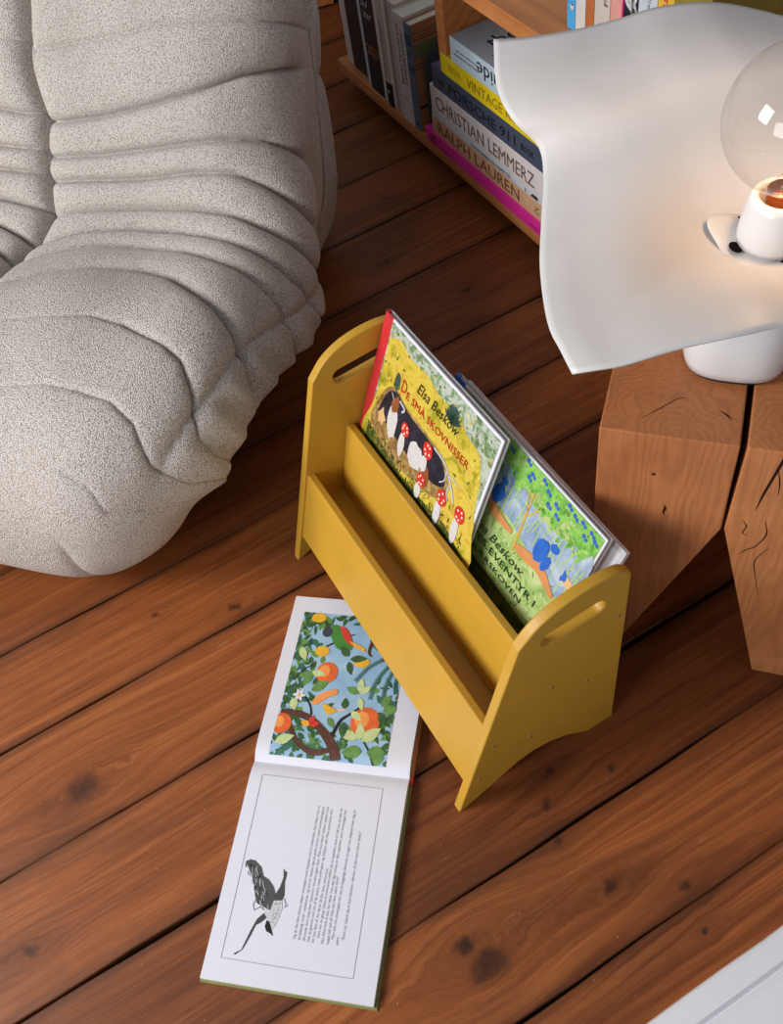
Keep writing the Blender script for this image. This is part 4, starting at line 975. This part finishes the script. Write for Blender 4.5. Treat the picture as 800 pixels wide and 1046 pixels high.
lamp = thing('table_lamp', (AX.x, AX.y, TH_), 'white table lamp with a large wavy square shade and bare globe bulb', 'lamp')
# ceramic foot: soft square section
bc = Vector((-.519, .6185, 0))
def foot_ring(r, z, n=48):
    out = []
    for k in range(n):
        a = 2 * math.pi * k / n; ca, sa = math.cos(a), math.sin(a); q = (abs(ca) ** 3 + abs(sa) ** 3) ** (-1 / 3)
        d = E1 * (r * q * ca) + E2 * (r * q * sa); out.append((bc.x + d.x, bc.y + d.y, z))
    return out
rings = [(.030, TH_ + .0045), (.049, TH_ + .005), (.0535, TH_ + .009), (.056, TH_ + .020), (.0575, TH_ + .045), (.0565, TH_ + .080), (.052, TH_ + .105), (.040, TH_ + .122), (.022, TH_ + .130), (.013, TH_ + .136), (.012, .632)]
b = MB(); G = [foot_ring(r, z) for r, z in rings]; G = [g + [g[0]] for g in G]; b.grid(G, PORC, smooth=True, flip=True); b.build('ceramic_foot', lamp)
b = MB(); G = [foot_ring(.001, TH_ + .0005), foot_ring(.048, TH_ + .0005), foot_ring(.049, TH_ + .006), foot_ring(.02, TH_ + .006)]; G = [g + [g[0]] for g in G]; b.grid(G, plain(30, 28, 28, .8), smooth=False, flip=True); b.build('rubber_pad', lamp)
# the shade: a square sheet with waving edges, dipping to the middle
Ledge = [(-0.882, 0.556, 0.7), (-0.818, 0.517, 0.69), (-0.777, 0.508, 0.675), (-0.749, 0.521, 0.652), (-0.716, 0.505, 0.64), (-0.652, 0.457, 0.642), (-0.586, 0.409, 0.655), (-0.51, 0.363, 0.672), (-0.467, 0.346, 0.681), (-0.438, 0.336, 0.685)]
Tedge = [(-.882, .556, .700), (-.858, .586, .701), (-.840, .620, .701), (-.830, .650, .700), (-.821, .682, .700), (-.807, .720, .703), (-.788, .762, .700), (-.772, .794, .692), (-.746, .824, .682), (-.733, .834, .679), (-.705, .875, .668), (-.675, .940, .664), (-.650, .985, .668)]
Bedge = [(-.438, .336, .685), (-.426, .351, .690), (-.415, .372, .692), (-.401, .409, .697), (-.386, .445, .699), (-.378, .468, .698), (-.371, .492, .695), (-.345, .545, .682), (-.315, .610, .668), (-.270, .690, .664), (-.225, .770, .672)]
Redge = [(-.650, .985, .668), (-.560, .955, .690), (-.470, .905, .700), (-.380, .850, .690), (-.300, .805, .668), (-.225, .770, .672)]
def resamp(P, n):
    c = catmull(P, 12); L = np.r_[0, np.cumsum(np.linalg.norm(np.diff(c, axis=0), axis=1))]; t = np.linspace(0, L[-1], n)
    return np.stack([np.interp(t, L, c[:, i]) for i in range(3)], 1)
NS = 72
Lc, Rc, Tc, Bc = resamp(Ledge, NS), resamp(Redge, NS), resamp(Tedge, NS), resamp(Bedge, NS)
S = np.empty((NS, NS, 3))       # i along left edge (c1->c2), j along top edge (c1->c4)
for i in range(NS):
    for j in range(NS):
        u = i / (NS - 1); w = j / (NS - 1)
        S[i, j] = (1 - w) * Lc[i] + w * Rc[i] + (1 - u) * Tc[j] + u * Bc[j] - ((1 - u) * (1 - w) * Tc[0] + (1 - u) * w * Tc[-1] + u * (1 - w) * Bc[0] + u * w * Bc[-1])
# pull the middle down to the mounting plate
dx = S[:, :, 0] - AX.x; dy = S[:, :, 1] - AX.y; rr_ = np.sqrt(dx ** 2 + dy ** 2)
uu, ww = np.meshgrid(np.linspace(0, 1, NS), np.linspace(0, 1, NS), indexing='ij')
edge = np.clip(np.minimum.reduce([uu, ww, 1 - uu, 1 - ww]) / .34, 0, 1); edge = edge * edge * (3 - 2 * edge)
zc = .6365 + .0 * rr_
near = np.exp(-(rr_ / .16) ** 2) * edge
ctr = S[np.unravel_index(np.argmin(rr_), rr_.shape)][2]
S[:, :, 2] = S[:, :, 2] * (1 - near) + (zc + .18 * np.clip(rr_ - .06, 0, None)) * near
b = MB(); b.grid([[tuple(q) for q in row] for row in S], SHADE, smooth=True)
sh = b.build('lamp_shade', lamp)
md = sh.modifiers.new('thickness', 'SOLIDIFY'); md.thickness = .0022; md.offset = 0
# wavy mounting plate, socket, bulb
def plate_ring(k_, z, n=96):
    out = []
    for k in range(n):
        a = 2 * math.pi * k / n; r = (.0545 + .0080 * math.cos(4 * (a - math.radians(207))) + .0015 * math.cos(8 * (a - math.radians(207)))) * k_
        zz = z + .005 * math.cos(4 * (a - math.radians(207))) * k_ ** 2
        out.append((AX.x + .004 + r * math.cos(a), AX.y - .003 + r * math.sin(a), zz))
    return out + [out[0]]
b = MB(); G = [plate_ring(k_, z) for k_, z in ((.12, .6455), (.6, .6455), (.85, .6465), (.97, .6475), (1.0, .6465), (.985, .6450), (.85, .6440), (.12, .6430))]
b.grid(G, PLATEM, smooth=True)
for a in (190, 222, 254, 300, 340, 20, 60, 100, 140):
    a = math.radians(a); ct = (AX.x + .037 * math.cos(a), AX.y + .037 * math.sin(a))
    b.poly([(x, y, .6462) for x, y in blob(ct[0], ct[1], .0055, .0085, 16, 0, a)], GAPDARK)
b.build('mounting_plate', lamp)
b = MB(); b.lathe([(.0, .646), (.0335, .646), (.0335, .652), (.0325, .664), (.0290, .686), (.0262, .6935), (.0235, .6950), (.0205, .6935), (.0195, .689), (.0192, .660), (0, .659)], (AX.x, AX.y, 0), PORC, 56); b.build('socket', lamp)
COPPER = NT('copper_screw_cap'); COPPER.principled(rgb(196, 116, 72), .28, Metallic=1.0)
zb = .768; RB = .0635
b = MB(); pr_ = [(0, .668), (.012, .668), (.0132, .672)]
for k in range(5): z_ = .674 + k * .0045; pr_ += [(.0138, z_), (.0128, z_ + .00225)]
pr_ += [(.0138, .6975), (.0145, .699), (.0135, .700), (0, .700)]
b.lathe(pr_, (AX.x, AX.y, 0), COPPER.m, 40); cap_o = b.build('bulb_cap', lamp)
GLASS = NT('bulb_glass'); t1 = GLASS.n('ShaderNodeBsdfTransparent'); g1 = GLASS.n('ShaderNodeBsdfGlossy'); g1.inputs['Roughness'].default_value = .02
lwn = GLASS.n('ShaderNodeLayerWeight'); lwn.inputs['Blend'].default_value = .5
lwf = GLASS.math('ADD', GLASS.math('MULTIPLY', GLASS.math('POWER', lwn.outputs['Facing'], 3.5), .55), .035)
t1.inputs[0].default_value = (.975, .965, .955, 1)
mxg = GLASS.n('ShaderNodeMixShader'); GLASS.l(lwf, mxg.inputs[0]); GLASS.l(t1.outputs[0], mxg.inputs[1]); GLASS.l(g1.outputs[0], mxg.inputs[2]); GLASS.l(mxg.outputs[0], GLASS.out.inputs[0])
prof = [(.0128, .699), (.0150, .7035), (.0205, .7095)]
for k in range(30):
    a = math.radians(-62 + k * (152 / 29)); prof.append((RB * math.cos(a) if k < 29 else 0, zb + RB * math.sin(a)))
b = MB(); b.lathe(prof, (AX.x, AX.y, 0), GLASS.m, 64); bulb = b.build('bulb', lamp, label='clear glass globe bulb')
WIRE = NT('support_wire'); WIRE.principled(rgb(170, 150, 130), .4, Metallic=.6)
b = MB(); b.lathe([(0, .699), (.011, .700), (.010, .706), (.0035, .716), (.003, .735), (.0042, .738), (0, .7395)], (AX.x, AX.y, 0), GLASS.m, 24)
for sx in (-1, 1): b.tube([AX + Vector((sx * .002, 0, .705)), AX + Vector((sx * .002, 0, .738)), AX + Vector((sx * .010, .002 * sx, .762)), AX + Vector((sx * .012, .003 * sx, .772))], .0005, WIRE.m, 6)
b.build('stem', bulb)
FIL = NT('glowing_filament'); em = FIL.n('ShaderNodeEmission'); em.inputs[0].default_value = (1.0, .62, .28, 1); em.inputs[1].default_value = 60.0; FIL.l(em.outputs[0], FIL.out.inputs[0])
b = MB(); pts = []
for k in range(61):
    t = k / 60; pts.append(AX + Vector(((t - .5) * .024, .004 * math.sin(t * 9.4), .772 + .006 * math.cos(t * 12.6))))
b.tube(pts, .0009, FIL.m, 6); b.build('filament', bulb)

# ------------------------------------------------------------------ light
def area(name, loc, tgt, sx, sy, power, col):
    l = bpy.data.lights.new(name, 'AREA'); l.shape = 'RECTANGLE'; l.size = sx; l.size_y = sy; l.energy = power; l.color = col
    o = bpy.data.objects.new(name, l); C.objects.link(o); o.location = loc
    o.rotation_euler = (Vector(tgt) - Vector(loc)).to_track_quat('-Z', 'Y').to_euler(); return o
area('window_daylight', (-1.30, -2.15, 1.85), (-.75, .1, 0), .95, 1.15, 72, (1.0, .98, .965))
area('shelf_fill_light', (.25, -2.5, 1.45), (-1.2, .85, .2), .9, 1.1, 34, (.96, .98, 1.0))  # added fill lamp that brightens the bookcase fronts, not a known window
pl_ = bpy.data.lights.new('bulb_light', 'POINT'); pl_.energy = .62; pl_.color = (1.0, .62, .34); pl_.shadow_soft_size = .012
po = bpy.data.objects.new('bulb_light', pl_); C.objects.link(po); po.location = AX + Vector((0, 0, .772))
w = bpy.data.worlds.new('room_light'); scene.world = w; w.use_nodes = True
bg = w.node_tree.nodes['Background']; bg.inputs[0].default_value = (.93, .95, 1.0, 1); bg.inputs[1].default_value = .25

# ------------------------------------------------------------------ camera
cam = bpy.data.cameras.new('camera'); co = bpy.data.objects.new('camera', cam); C.objects.link(co)
cam.sensor_fit = 'HORIZONTAL'; cam.sensor_width = 36.0; cam.lens = 36.0 * 984.354 / 800.0; cam.clip_start = .02
right = Vector((.49749178, .85758798, -.1305557)); up = Vector((-.66475829, .4735867, .5777647)); fwd = Vector((-.5573135, .20064521, -.80569421))
co.matrix_world = Matrix(((right.x, up.x, -fwd.x, 0), (right.y, up.y, -fwd.y, 0), (right.z, up.z, -fwd.z, 1.27), (0, 0, 0, 1)))
scene.camera = co
vs = scene.view_settings
scene.display_settings.display_device = 'sRGB'; vs.view_transform = 'Standard'; vs.look = 'None'; vs.exposure = 0.06; vs.gamma = 1.0; vs.use_curve_mapping = False
